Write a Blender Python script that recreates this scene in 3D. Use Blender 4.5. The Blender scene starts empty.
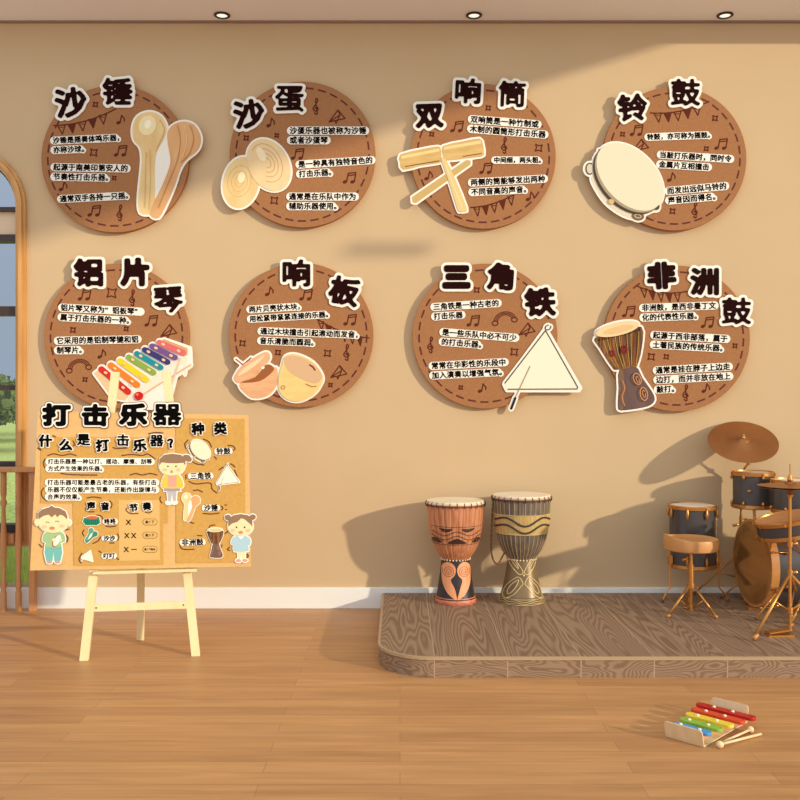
import bpy, bmesh, math, random
import numpy as np
from mathutils import Vector, Matrix
random.seed(7)
PI = math.pi
SC = bpy.context.scene
COL = SC.collection
D0 = 5.0                    # distance camera - rear wall
FP = 900.0                  # focal length in pixels of the 800 px frame
CZ = 1.1556                 # eye height
WM = D0 / FP                # metres per pixel on the rear wall

def P(px, py, d):
    return Vector(((px - 400) / FP * d, d - D0, CZ - (py - 400) / FP * d))

# ------------------------------------------------------------------ materials
def lin(c):
    return tuple(((v / 255) / 12.92 if v / 255 <= .04045 else ((v / 255 + .055) / 1.055) ** 2.4) for v in c) + (1,)

MATS = {}
def mat(name, rgb, rough=.6, metal=0.0, var=None, scale=(8, 8, 8), spec=None, bump=0, detail=3):
    if name in MATS: return MATS[name]
    m = bpy.data.materials.new(name); m.use_nodes = True
    nt = m.node_tree; b = nt.nodes['Principled BSDF']
    b.inputs['Roughness'].default_value = rough
    b.inputs['Metallic'].default_value = metal
    if spec is not None: b.inputs['Specular IOR Level'].default_value = spec
    b.inputs['Base Color'].default_value = lin(rgb)
    if var is not None or bump:
        tc = nt.nodes.new('ShaderNodeTexCoord'); mp = nt.nodes.new('ShaderNodeMapping')
        mp.inputs['Scale'].default_value = scale
        nt.links.new(tc.outputs['Object'], mp.inputs['Vector'])
        n = nt.nodes.new('ShaderNodeTexNoise'); n.inputs['Scale'].default_value = 1; n.inputs['Detail'].default_value = detail
        nt.links.new(mp.outputs[0], n.inputs['Vector'])
        if var is not None:
            r = nt.nodes.new('ShaderNodeValToRGB')
            r.color_ramp.elements[0].position = .3; r.color_ramp.elements[1].position = .7
            r.color_ramp.elements[0].color = lin(rgb); r.color_ramp.elements[1].color = lin(var)
            nt.links.new(n.outputs['Fac'], r.inputs[0]); nt.links.new(r.outputs[0], b.inputs['Base Color'])
        if bump:
            bp = nt.nodes.new('ShaderNodeBump'); bp.inputs['Strength'].default_value = bump; bp.inputs['Distance'].default_value = .002
            nt.links.new(n.outputs['Fac'], bp.inputs['Height']); nt.links.new(bp.outputs[0], b.inputs['Normal'])
    MATS[name] = m
    return m

def cmat(rgb, rough=.7):
    return mat('print_%d_%d_%d' % rgb, rgb, rough, spec=.2)

def floor_material():
    m = bpy.data.materials.new('oak_floor'); m.use_nodes = True; nt = m.node_tree; b = nt.nodes['Principled BSDF']
    tc = nt.nodes.new('ShaderNodeTexCoord')
    br = nt.nodes.new('ShaderNodeTexBrick'); br.offset = .37; br.offset_frequency = 2
    br.inputs['Scale'].default_value = 1; br.inputs['Brick Width'].default_value = 1.15; br.inputs['Row Height'].default_value = .085
    br.inputs['Mortar Size'].default_value = .0009; br.inputs['Mortar Smooth'].default_value = .2
    br.inputs['Color1'].default_value = lin(FLOOR_A); br.inputs['Color2'].default_value = lin(FLOOR_B)
    br.inputs['Mortar'].default_value = lin(FLOOR_M); br.inputs['Bias'].default_value = 0
    nt.links.new(tc.outputs['Object'], br.inputs['Vector'])
    mp = nt.nodes.new('ShaderNodeMapping'); mp.inputs['Scale'].default_value = (1.6, 22, 1)
    nt.links.new(tc.outputs['Object'], mp.inputs['Vector'])
    n = nt.nodes.new('ShaderNodeTexNoise'); n.inputs['Scale'].default_value = 1.5; n.inputs['Detail'].default_value = 5; n.inputs['Distortion'].default_value = .6
    nt.links.new(mp.outputs[0], n.inputs['Vector'])
    r = nt.nodes.new('ShaderNodeValToRGB'); r.color_ramp.elements[0].position = .3; r.color_ramp.elements[1].position = .75
    r.color_ramp.elements[0].color = (.80, .78, .74, 1); r.color_ramp.elements[1].color = (1.08, 1.08, 1.08, 1)
    nt.links.new(n.outputs['Fac'], r.inputs[0])
    mx = nt.nodes.new('ShaderNodeMix'); mx.data_type = 'RGBA'; mx.blend_type = 'MULTIPLY'; mx.inputs['Factor'].default_value = 1
    nt.links.new(br.outputs['Color'], mx.inputs['A']); nt.links.new(r.outputs[0], mx.inputs['B'])
    nt.links.new(mx.outputs['Result'], b.inputs['Base Color'])
    b.inputs['Roughness'].default_value = .42; b.inputs['Specular IOR Level'].default_value = .35
    bp = nt.nodes.new('ShaderNodeBump'); bp.inputs['Strength'].default_value = .08; bp.inputs['Distance'].default_value = .002
    nt.links.new(n.outputs['Fac'], bp.inputs['Height']); nt.links.new(bp.outputs[0], b.inputs['Normal'])
    return m

def stage_material(along_y=True):
    m = bpy.data.materials.new('weathered_oak_stage' if along_y else 'weathered_oak_side'); m.use_nodes = True; nt = m.node_tree; b = nt.nodes['Principled BSDF']
    tc = nt.nodes.new('ShaderNodeTexCoord')
    # plank index along X: random shift of the grain for every plank
    sx = nt.nodes.new('ShaderNodeSeparateXYZ'); nt.links.new(tc.outputs['Object'], sx.inputs[0])
    dv = nt.nodes.new('ShaderNodeMath'); dv.operation = 'DIVIDE'; dv.inputs[1].default_value = .305
    ad = nt.nodes.new('ShaderNodeMath'); ad.operation = 'ADD'; ad.inputs[1].default_value = 4.8
    nt.links.new(sx.outputs['X'], dv.inputs[0]); nt.links.new(dv.outputs[0], ad.inputs[0])
    fl = nt.nodes.new('ShaderNodeMath'); fl.operation = 'FLOOR'; nt.links.new(ad.outputs[0], fl.inputs[0])
    fr = nt.nodes.new('ShaderNodeMath'); fr.operation = 'FRACT'; nt.links.new(ad.outputs[0], fr.inputs[0])
    wn = nt.nodes.new('ShaderNodeTexWhiteNoise'); wn.noise_dimensions = '1D'; nt.links.new(fl.outputs[0], wn.inputs['W'])
    sc = nt.nodes.new('ShaderNodeVectorMath'); sc.operation = 'SCALE'; sc.inputs['Scale'].default_value = 7
    nt.links.new(wn.outputs['Color'], sc.inputs[0])
    mp = nt.nodes.new('ShaderNodeMapping'); mp.inputs['Scale'].default_value = (4.6, .42, 2.5) if along_y else (2.4, 1.2, 7)
    nt.links.new(tc.outputs['Object'], mp.inputs['Vector'])
    va = nt.nodes.new('ShaderNodeVectorMath'); va.operation = 'ADD'
    nt.links.new(mp.outputs[0], va.inputs[0]); nt.links.new(sc.outputs[0], va.inputs[1])
    n = nt.nodes.new('ShaderNodeTexNoise'); n.inputs['Scale'].default_value = .9; n.inputs['Detail'].default_value = 2.5; n.inputs['Distortion'].default_value = .15
    nt.links.new(va.outputs[0], n.inputs['Vector'])
    mu = nt.nodes.new('ShaderNodeMath'); mu.operation = 'MULTIPLY'; mu.inputs[1].default_value = 240
    nt.links.new(n.outputs['Fac'], mu.inputs[0])
    sn = nt.nodes.new('ShaderNodeMath'); sn.operation = 'SINE'; nt.links.new(mu.outputs[0], sn.inputs[0])
    r = nt.nodes.new('ShaderNodeValToRGB'); e = r.color_ramp.elements
    e[0].position = 0; e[0].color = lin(STAGE_A); e[1].position = .85; e[1].color = lin(STAGE_B)
    mr = nt.nodes.new('ShaderNodeMapRange'); mr.inputs['From Min'].default_value = -1; mr.inputs['From Max'].default_value = .9
    nt.links.new(sn.outputs[0], mr.inputs['Value']); nt.links.new(mr.outputs[0], r.inputs[0])
    # joints
    g = nt.nodes.new('ShaderNodeMath'); g.operation = 'LESS_THAN'; g.inputs[1].default_value = .014; nt.links.new(fr.outputs[0], g.inputs[0])
    mx = nt.nodes.new('ShaderNodeMix'); mx.data_type = 'RGBA'
    nt.links.new(g.outputs[0], mx.inputs['Factor']); nt.links.new(r.outputs[0], mx.inputs['A']); mx.inputs['B'].default_value = lin(STAGE_J)
    nt.links.new(mx.outputs['Result'], b.inputs['Base Color'])
    b.inputs['Roughness'].default_value = .55; b.inputs['Specular IOR Level'].default_value = .3
    bp = nt.nodes.new('ShaderNodeBump'); bp.inputs['Strength'].default_value = .15; bp.inputs['Distance'].default_value = .002
    nt.links.new(sn.outputs[0], bp.inputs['Height']); nt.links.new(bp.outputs[0], b.inputs['Normal'])
    return m

FLOOR_A, FLOOR_B, FLOOR_M = (203, 147, 92), (188, 133, 82), (152, 102, 60)
STAGE_A, STAGE_B, STAGE_J = (126, 97, 72), (153, 122, 94), (176, 146, 116)

M_WALL = mat('wall_plaster', (207, 175, 133), .85, var=(204, 172, 130), scale=(3, 3, 3), spec=.15)
M_CEIL = mat('ceiling_paint', (248, 242, 232), .8, spec=.15)
M_WHITE = mat('white_paint', (238, 232, 220), .5)
M_OAK = mat('honey_oak', (212, 158, 88), .45, var=(194, 136, 70), scale=(30, 30, 3))
M_RAIL = mat('railing_wood', (200, 142, 88), .45, var=(184, 124, 72), scale=(40, 40, 4))
M_DARKFRAME = mat('dark_window_frame', (58, 38, 26), .5)
M_DISC = mat('kraft_board', (171, 118, 76), .85, var=(158, 105, 66), scale=(160, 160, 160), spec=.1)
M_EDGE = mat('kraft_board_edge', (164, 112, 72), .85, spec=.1)
M_TITLE = mat('dark_brown_letter', (36, 10, 8), .8, spec=.04)
M_TEXT = mat('small_letter', (22, 12, 8), .8, spec=.04)
M_BACK = mat('cream_backing', (244, 234, 214), .7, spec=.2)
M_DOODLE = mat('red_brown_print', (96, 42, 26), .8, spec=.1)
M_BLACK = mat('black_letter', (8, 5, 4), .8, spec=.04)
M_PINE = mat('pale_pine', (240, 216, 160), .55, var=(232, 204, 146), scale=(20, 20, 3))
M_BOARD = mat('tan_board', (220, 174, 113), .8, var=(213, 166, 104), scale=(50, 50, 50), spec=.1)
M_PANEL = mat('ochre_panel', (206, 156, 82), .85, var=(196, 146, 73), scale=(60, 60, 60), spec=.1)
M_GOLD = mat('brass_hardware', (206, 142, 72), .34, .75)
M_BRONZE = mat('bronze_cymbal', (170, 112, 62), .42, .7, var=(150, 96, 52), scale=(6, 6, 6))
M_SHELL = mat('grey_drum_shell', (80, 73, 69), .28, .15)
M_HEAD = mat('white_drum_head', (236, 222, 200), .5)
M_WOODHOOP = mat('maple_hoop', (206, 142, 74), .4, var=(190, 124, 60), scale=(5, 5, 20))
M_TANHEAD = mat('tan_drum_head', (214, 150, 90), .5, var=(202, 136, 78), scale=(9, 9, 9))
M_SEAT = mat('tan_leather_seat', (204, 142, 78), .45)

# ------------------------------------------------------------------ objects
def link(o, parent=None):
    COL.objects.link(o)
    if parent is not None: o.parent = parent
    return o

def tag(o, label, cat, group=None):
    o['label'] = label; o['category'] = cat
    if group: o['group'] = group
    return o

def thing(name, loc, label, cat, group=None):
    o = bpy.data.objects.new(name, None); o.empty_display_size = .1
    o.location = loc
    link(o)
    return tag(o, label, cat, group)

def struct(o):
    o['kind'] = 'structure'
    return o

class MB:
    def __init__(s, o=(0, 0, 0)):
        s.v = []; s.f = []; s.sm = []; s.o = Vector(o)
    def add(s, vs, fs, smooth=False):
        k = len(s.v); s.v += [Vector(v) for v in vs]
        s.f += [tuple(i + k for i in f) for f in fs]; s.sm += [smooth] * len(fs)
        return s
    def box(s, x0, x1, y0, y1, z0, z1, M=None):
        vs = [Vector((x, y, z)) for z in (z0, z1) for y in (y0, y1) for x in (x0, x1)]
        if M is not None: vs = [M @ v for v in vs]
        return s.add(vs, [(0, 2, 3, 1), (4, 5, 7, 6), (0, 1, 5, 4), (2, 6, 7, 3), (0, 4, 6, 2), (1, 3, 7, 5)])
    def beam(s, a, b, w, t, up=(0, 0, 1)):
        a = Vector(a); b = Vector(b); z = (b - a).normalized(); up = Vector(up)
        x = up.cross(z).normalized(); y = z.cross(x)
        vs = [p + x * i * w / 2 + y * j * t / 2 for p in (a, b) for j in (-1, 1) for i in (-1, 1)]
        return s.add(vs, [(0, 2, 3, 1), (4, 5, 7, 6), (0, 1, 5, 4), (2, 6, 7, 3), (0, 4, 6, 2), (1, 3, 7, 5)])
    def tube(s, pts, r, n=10, closed=False, cap=True, flat=1.0):
        pts = [Vector(p) for p in pts]; m = len(pts)
        rs = r if isinstance(r, (list, tuple)) else [r] * m
        t0 = (pts[1] - pts[0]).normalized()
        ref = Vector((0, 0, 1)) if abs(t0.z) < .9 else Vector((1, 0, 0))
        x = ref.cross(t0).normalized(); vs = []
        for i, p in enumerate(pts):
            if closed: t = (pts[(i + 1) % m] - pts[i - 1]).normalized()
            elif i == 0: t = t0
            elif i == m - 1: t = (pts[-1] - pts[-2]).normalized()
            else: t = (pts[i + 1] - pts[i - 1]).normalized()
            x = (x - t * x.dot(t)).normalized(); y = t.cross(x)
            for k in range(n):
                a = 2 * PI * k / n
                vs.append(p + (x * math.cos(a) + y * math.sin(a) * flat) * rs[i])
        fs = []
        for i in range(m if closed else m - 1):
            for k in range(n):
                a, b = i * n, ((i + 1) % m) * n
                fs.append((a + k, a + (k + 1) % n, b + (k + 1) % n, b + k))
        s.add(vs, fs, True)
        if cap and not closed:
            k0 = len(s.v) - m * n
            s.f.append(tuple(k0 + k for k in reversed(range(n)))); s.sm.append(False)
            s.f.append(tuple(k0 + (m - 1) * n + k for k in range(n))); s.sm.append(False)
        return s
    def lathe(s, prof, n=40, c=(0, 0, 0), R=None, smooth=True, rip=None, sharp=False):
        c = Vector(c); vs = []
        for (r, z) in prof:
            for k in range(n):
                a = 2 * PI * k / n
                rr = r * (1 + (rip(a, z) if rip else 0))
                v = Vector((rr * math.cos(a), rr * math.sin(a), z))
                vs.append(c + (R @ v if R is not None else v))
        fs = []
        for i in range(len(prof) - 1):
            for k in range(n):
                fs.append((i * n + k, i * n + (k + 1) % n, (i + 1) * n + (k + 1) % n, (i + 1) * n + k))
        if prof[0][0] > 1e-5: fs.append(tuple(reversed(range(n))))
        if prof[-1][0] > 1e-5: fs.append(tuple((len(prof) - 1) * n + k for k in range(n)))
        k0 = len(s.f)
        s.add(vs, fs, smooth)
        for q in range(k0, len(s.f)):
            if len(s.f[q]) > 4: s.sm[q] = False
        return s
    def ball(s, c, r, n=12, sc=(1, 1, 1), R=None):
        pr = [(max(math.sin(PI * i / n), 0) , -math.cos(PI * i / n)) for i in range(n + 1)]
        S = Matrix.Diagonal(Vector(sc) * r)
        return s.lathe(pr, n * 2, c, (R @ S) if R is not None else S)
    def prism(s, pts, y0, y1, M=None):
        n = len(pts)
        vs = [Vector((x, y, z)) for y in (y0, y1) for (x, z) in pts]
        if M is not None: vs = [M @ v for v in vs]
        fs = [tuple(range(n)), tuple(reversed(range(n, 2 * n)))] + [(i, i + n, (i + 1) % n + n, (i + 1) % n) for i in range(n)]
        return s.add(vs, fs)
    def build(s, name, m, parent=None, bevel=0, seg=2):
        me = bpy.data.meshes.new(name)
        me.from_pydata([tuple(v - s.o) for v in s.v], [], s.f)
        me.polygons.foreach_set('use_smooth', s.sm)
        bm = bmesh.new(); bm.from_mesh(me); bmesh.ops.recalc_face_normals(bm, faces=bm.faces)
        if any(s.sm):
            for e in bm.edges:
                if len(e.link_faces) == 2 and e.calc_face_angle(0) > .6: e.smooth = False
        bm.to_mesh(me); bm.free()
        me.materials.append(m)
        o = link(bpy.data.objects.new(name, me), parent)
        if bevel:
            b = o.modifiers.new('b', 'BEVEL'); b.width = bevel; b.segments = seg; b.limit_method = 'ANGLE'
        return o

# ------------------------------------------------------------------ 2D outlines from distance fields
def seg_dist(X, Y, a, b):
    dx, dy = b[0] - a[0], b[1] - a[1]; L = dx * dx + dy * dy
    t = np.clip(((X - a[0]) * dx + (Y - a[1]) * dy) / (L if L > 0 else 1), 0, 1)
    return (X - a[0] - t * dx) ** 2 + (Y - a[1] - t * dy) ** 2

def poly_sdf(X, Y, polys):
    d2 = np.full(X.shape, 1e9); ins = np.zeros(X.shape, bool)
    for p in polys:
        A = np.asarray(p); B = np.roll(A, -1, 0)
        for (ax, ay), (bx, by) in zip(A, B):
            d2 = np.minimum(d2, seg_dist(X, Y, (ax, ay), (bx, by)))
            if ay != by:
                c = ((ay > Y) != (by > Y))
                ins ^= c & (X < (bx - ax) * (Y - ay) / (by - ay) + ax)
    d = np.sqrt(d2)
    return np.where(ins, -d, d)

class Field:
    def __init__(s, x0, y0, x1, y1, h):
        s.x0, s.y0, s.h = x0, y0, h
        s.nx = int((x1 - x0) / h) + 2; s.ny = int((y1 - y0) / h) + 2
        s.F = np.full((s.nx, s.ny), 50.0)
    def win(s, xa, ya, xb, yb):
        i0 = max(int((xa - s.x0) / s.h), 0); i1 = min(int((xb - s.x0) / s.h) + 2, s.nx)
        j0 = max(int((ya - s.y0) / s.h), 0); j1 = min(int((yb - s.y0) / s.h) + 2, s.ny)
        X, Y = np.meshgrid(s.x0 + s.h * np.arange(i0, i1), s.y0 + s.h * np.arange(j0, j1), indexing='ij')
        return (slice(i0, i1), slice(j0, j1)), X, Y
    def polys(s, ps, grow=0.0, margin=5):
        q = np.vstack([np.asarray(p) for p in ps])
        w, X, Y = s.win(q[:, 0].min() - margin, q[:, 1].min() - margin, q[:, 0].max() + margin, q[:, 1].max() + margin)
        if X.size: s.F[w] = np.minimum(s.F[w], poly_sdf(X, Y, ps) - grow)
        return s
    def stroke(s, pts, r, margin=4):
        q = np.asarray(pts, float)
        w, X, Y = s.win(q[:, 0].min() - margin - r, q[:, 1].min() - margin - r, q[:, 0].max() + margin + r, q[:, 1].max() + margin + r)
        if not X.size: return s
        d = np.full(X.shape, 1e9)
        for a, b in zip(q[:-1], q[1:]): d = np.minimum(d, seg_dist(X, Y, a, b))
        if len(q) == 1: d = (X - q[0][0]) ** 2 + (Y - q[0][1]) ** 2
        s.F[w] = np.minimum(s.F[w], np.sqrt(d) - r)
        return s
    def blur(s, k=1):
        for _ in range(k):
            F = s.F; G = F.copy()
            G[1:-1, 1:-1] = (F[1:-1, 1:-1] * 4 + F[:-2, 1:-1] * 2 + F[2:, 1:-1] * 2 + F[1:-1, :-2] * 2 + F[1:-1, 2:] * 2 + F[:-2, :-2] + F[2:, 2:] + F[:-2, 2:] + F[2:, :-2]) / 16
            s.F = G
        return s
    def loops(s, level=0.0, minlen=5):
        F = s.F - level
        F = np.where(np.abs(F) < 1e-6, 1e-6, F)
        ins = F < 0
        c = ins[:-1, :-1] * 1 + ins[1:, :-1] * 2 + ins[1:, 1:] * 4 + ins[:-1, 1:] * 8
        I, J = np.nonzero((c > 0) & (c < 15))
        T = {1: ((0, 3),), 2: ((1, 0),), 4: ((2, 1),), 8: ((3, 2),), 3: ((1, 3),), 6: ((2, 0),), 12: ((3, 1),), 9: ((0, 2),),
             7: ((2, 3),), 14: ((3, 0),), 13: ((0, 1),), 11: ((1, 2),), 5: ((0, 3), (2, 1)), 10: ((1, 0), (3, 2))}
        nxt = {}
        def key(i, j, e):
            return (0, i, j) if e == 0 else (1, i + 1, j) if e == 1 else (0, i, j + 1) if e == 2 else (1, i, j)
        for i, j in zip(I.tolist(), J.tolist()):
            for a, b in T[int(c[i, j])]: nxt[key(i, j, a)] = key(i, j, b)
        def pt(k):
            t, i, j = k
            a = F[i, j]; b = F[i + 1, j] if t == 0 else F[i, j + 1]
            f = a / (a - b)
            return (s.x0 + s.h * (i + (f if t == 0 else 0)), s.y0 + s.h * (j + (f if t == 1 else 0)))
        out = []
        while nxt:
            k0, k = nxt.popitem(); L = [pt(k0)]
            while k != k0:
                L.append(pt(k)); k = nxt.pop(k, k0)
            if len(L) >= minlen: out.append(tidy(L, s.h * .06))
        return out

def tidy(L, tol):
    for _ in range(2):
        n = len(L)
        if n < 8: return L
        out = []; i = 0
        while i < n:
            out.append(L[i])
            a, b, c = L[i], L[(i + 1) % n], L[(i + 2) % n]
            dx, dy = c[0] - a[0], c[1] - a[1]; ln = math.hypot(dx, dy)
            if ln > 0 and abs((b[0] - a[0]) * dy - (b[1] - a[1]) * dx) / ln < tol and i + 1 < n: i += 2
            else: i += 1
        L = out
    return L

def smooth_poly(pts, k=5):
    n = len(pts); out = []
    for i in range(n):
        p0, p1, p2, p3 = [np.array(pts[(i + q) % n], float) for q in (-1, 0, 1, 2)]
        for t in np.arange(k) / k:
            out.append(tuple(.5 * ((2 * p1) + (-p0 + p2) * t + (2 * p0 - 5 * p1 + 4 * p2 - p3) * t ** 2 + (-p0 + 3 * p1 - 3 * p2 + p3) * t ** 3)))
    return out

def smooth_line(pts, k=5):
    pts = [np.array(p, float) for p in pts]; n = len(pts); out = []
    for i in range(n - 1):
        p0, p1, p2, p3 = pts[max(i - 1, 0)], pts[i], pts[i + 1], pts[min(i + 2, n - 1)]
        for t in np.arange(k) / k:
            out.append(.5 * ((2 * p1) + (-p0 + p2) * t + (2 * p0 - 5 * p1 + 4 * p2 - p3) * t ** 2 + (-p0 + 3 * p1 - 3 * p2 + p3) * t ** 3))
    out.append(pts[-1])
    return [tuple(p) for p in out]

def ell(cx, cy, rx, ry, rot=0, n=36, a0=0, a1=360):
    r = math.radians(rot); out = []
    full = abs(a1 - a0) >= 360
    for i in range(n if full else n + 1):
        a = math.radians(a0 + (a1 - a0) * i / n)
        x, y = rx * math.cos(a), ry * math.sin(a)
        out.append((cx + x * math.cos(r) - y * math.sin(r), cy + x * math.sin(r) + y * math.cos(r)))
    return out

def plate(name, loops, MAP, d0, d1, m, parent):
    """outlines (picture-plan units) -> MAP -> flat plate between depths d0 < d1 in front of the carrier"""
    cu = bpy.data.curves.new('tmp', 'CURVE'); cu.dimensions = '2D'; cu.fill_mode = 'BOTH'; cu.resolution_u = 1
    cu.extrude = (d1 - d0) / 2
    for L in loops:
        if len(L) < 3: continue
        q = np.zeros((len(L), 4)); q[:, 3] = 1
        q[:, :2] = [MAP(*p) for p in L]
        sp = cu.splines.new('POLY'); sp.points.add(len(L) - 1); sp.points.foreach_set('co', q.ravel()); sp.use_cyclic_u = True
    t = bpy.data.objects.new('tmp', cu); COL.objects.link(t)
    dg = bpy.context.evaluated_depsgraph_get()
    me = bpy.data.meshes.new_from_object(t.evaluated_get(dg))
    bpy.data.objects.remove(t); bpy.data.curves.remove(cu)
    n = len(me.vertices); co = np.empty(n * 3); me.vertices.foreach_get('co', co); co = co.reshape(-1, 3)
    new = np.stack([co[:, 0], -((d0 + d1) / 2 + co[:, 2]), co[:, 1]], 1)
    me.vertices.foreach_set('co', new.ravel()); me.update()
    me.polygons.foreach_set('use_smooth', [False] * len(me.polygons))
    me.materials.clear(); me.materials.append(m); me.name = name
    return link(bpy.data.objects.new(name, me), parent)

# glyph outlines from Blender's own font
GL = {}
def glyph(ch):
    if ch in GL: return GL[ch]
    c = bpy.data.curves.new('g', 'FONT'); c.body = ch; c.fill_mode = 'NONE'; c.resolution_u = 3
    o = bpy.data.objects.new('g', c); COL.objects.link(o)
    dg = bpy.context.evaluated_depsgraph_get(); dg.update()
    me = bpy.data.meshes.new_from_object(o.evaluated_get(dg))
    v = [(p.co.x, p.co.y) for p in me.vertices]; adj = {}
    for e in me.edges:
        a, b = e.vertices; adj.setdefault(a, []).append(b); adj.setdefault(b, []).append(a)
    seen = set(); polys = []
    for k in adj:
        if k in seen: continue
        L = [k]; seen.add(k); cur = k
        while True:
            nx = [q for q in adj[cur] if q not in seen]
            if not nx: break
            cur = nx[0]; seen.add(cur); L.append(cur)
        if len(L) > 2: polys.append([v[i] for i in L])
    bpy.data.objects.remove(o); bpy.data.curves.remove(c); bpy.data.meshes.remove(me)
    GL[ch] = polys
    return polys

def glyph_at(ch, cx, cy, size, by_box=False):
    """outline of a character with y pointing DOWN, its cell centred on cx, cy"""
    g = glyph(ch)
    if not g: return []
    ox, oy = .5, .36
    if by_box or ord(ch) < 256:
        q = np.vstack([np.array(p) for p in g]); ox = (q[:, 0].min() + q[:, 0].max()) / 2
        if by_box: oy = (q[:, 1].min() + q[:, 1].max()) / 2
    return [[(cx + (x - ox) * size, cy - (y - oy) * size) for x, y in p] for p in g]

def turn(loops, cx, cy, deg):
    """counter-clockwise on the picture"""
    a = math.radians(deg); c, s = math.cos(a), math.sin(a)
    return [[(cx + (x - cx) * c + (y - cy) * s, cy - (x - cx) * s + (y - cy) * c) for x, y in L] for L in loops]

def text_strip(parent, MAP, lines, x, y, pitch, lead, rot, d0, bold=.22, out=1.45, size=None, name='text_strip', tmat=None, th=.004):
    size = size or pitch * .98
    w = max(len(l) for l in lines) * pitch; h = lead * (len(lines) - 1)
    F = Field(-pitch - 2, -pitch - 2, w + 4, h + pitch + 2, .2)
    G = Field(-pitch - 2, -pitch - 2, w + 4, h + pitch + 2, .4)
    for j, l in enumerate(lines):
        for i, ch in enumerate(l):
            g = glyph_at(ch, (i + .5) * pitch, j * lead, size)
            if g: F.polys(g, margin=1.2)
            last = ch in '，。' and i == len(l) - 1
            G.stroke([((i + .2) * pitch, j * lead), ((i + .8) * pitch, j * lead)] if not last else [((i + .2) * pitch, j * lead + size * .22)], size * .36 if not last else size * .22)
    tr = lambda L: [[(px + x, py + y) for px, py in p] for p in turn(L, 0, 0, rot)]
    G.F = np.minimum(G.F, 50)
    F.blur(1)
    back = plate(name, tr(G.loops(out)), MAP, d0, d0 + th, M_BACK, parent)
    plate('lettering', tr(F.loops(bold, 6)), MAP, d0 + th, d0 + th + .0012, tmat or M_TEXT, back)
    return back

def title_char(parent, MAP, ch, cx, cy, size, rot, bold, d0, out=2.7, name='title_character', m=None, outline=None, wide=1.08):
    g = glyph_at(ch, 0, 0, size, True)
    g = [[(px * wide, py) for px, py in p] for p in g]
    e = size * .6 + 6
    F = Field(-e, -e, e, e, size / 100).polys(g, margin=7)
    F.blur(14)
    tr = lambda L: [[(px + cx, py + cy) for px, py in p] for p in turn(L, 0, 0, rot)]
    k = 0
    root = None
    if outline:
        root = plate(name, tr(F.loops(bold + out + outline)), MAP, d0, d0 + .004, cmat((120, 70, 40)), parent)
        b = plate('letter_backing', tr(F.loops(bold + out)), MAP, d0 + .004, d0 + .007, M_BACK, root)
    else:
        root = b = plate(name, tr(F.loops(bold + out)), MAP, d0, d0 + .007, M_BACK, parent)
    plate('lettering', tr(F.loops(bold)), MAP, d0 + .007, d0 + .010, m or M_TITLE, root)
    return root

# ------------------------------------------------------------------ printed doodles (line drawings)
def doodles(F, items, Z):
    for it in items:
        k, zx, zy = it[0], it[1], it[2]
        x, y = Z(zx, zy)
        s = (it[3] / 4 if len(it) > 3 and k != 'bunting' else None)
        if k == 'note':
            F.polys([ell(x - 1.6, y + 3.2, 2.1, 1.5, -20)]); F.stroke([(x + .2, y + 3), (x + 1.6, y - 4.2), (x + 4.4, y - .6), (x + 4.2, y + 1.6)], .5)
        elif k == 'note2':
            F.polys([ell(x - 4.6, y + 4.4, 2.1, 1.5, -20)]); F.polys([ell(x + 3.0, y + 4.4, 2.1, 1.5, -20)])
            F.stroke([(x - 2.8, y + 4), (x - 1.2, y - 4.2), (x + 6.4, y - 5), (x + 4.9, y + 4)], .5)
            F.stroke([(x - 1.6, y - 2), (x + 6, y - 2.8)], .45)
        elif k == 'spark':
            s = s or 3
            p = [(x, y - s * 1.25), (x + s * .42, y - s * .42), (x + s * 1.25, y), (x + s * .42, y + s * .42), (x, y + s * 1.25), (x - s * .42, y + s * .42), (x - s * 1.25, y), (x - s * .42, y - s * .42), (x, y - s * 1.25)]
            F.stroke(turn([p], x, y, 40)[0], .48)
        elif k == 'clef':
            F.stroke(smooth_line([(x - 1.5, y + 6.5), (x + .2, y + 7.8), (x + 1.2, y + 6), (x - .4, y - 5), (x + .6, y - 8), (x + 1.8, y - 6), (x - .8, y - 1.5), (x - 3, y + 2), (x - .8, y + 4.6), (x + 2.2, y + 3), (x + .8, y + .4), (x - 1, y + 2)]), .5)
        elif k == 'plane':
            F.stroke([(x - 8, y + 5), (x + 1, y - 7), (x + 8, y + 1.5), (x - 8, y + 5)], .45)
            F.stroke([(x - 8, y + 5), (x + 3, y - 2), (x + 1, y - 7)], .4); F.stroke([(x + 3, y - 2), (x - 1, y + 6.5), (x - 2, y + 4)], .4)
        elif k == 'rainbow':
            for q in (11, 9.2, 7.4): F.stroke(ell(x, y + 2, q, q * .8, -12, 16, 190, 350), .35)
            for c in ((x - 10, y + 4.5), (x + 9.4, y + 1)):
                F.stroke(ell(c[0], c[1], 2.9, 2.3, 0, 12) + [(c[0] + 2.9, c[1])], .42)
        elif k == 'bunting':
            x2, y2 = Z(it[3], it[4]); n = it[5]; sag = 4
            line = [(x + (x2 - x) * t, y + (y2 - y) * t + sag * 4 * t * (1 - t)) for t in np.linspace(0, 1, 2 * n + 3)]
            F.stroke(line, .5)
            for q in range(n):
                a, b = line[2 * q + 1], line[2 * q + 2]
                mx_, my_ = (a[0] + b[0]) / 2, (a[1] + b[1]) / 2
                wd = (b[0] - a[0]) * 1.5
                p = [(mx_ - wd / 2, my_ - (y2 - y) / (x2 - x) * wd * .3), (mx_ + 1, my_ + 9), (mx_ + wd / 2, my_ + (y2 - y) / (x2 - x) * wd * .3)]
                F.stroke(p + [p[0]], .42)
                if q % 2: F.polys([p], -.35)
                else:
                    for u in (-1.4, 0, 1.4): F.stroke([(mx_ + u, my_ + 2.4 - abs(u) * .3)], .45)

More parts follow.
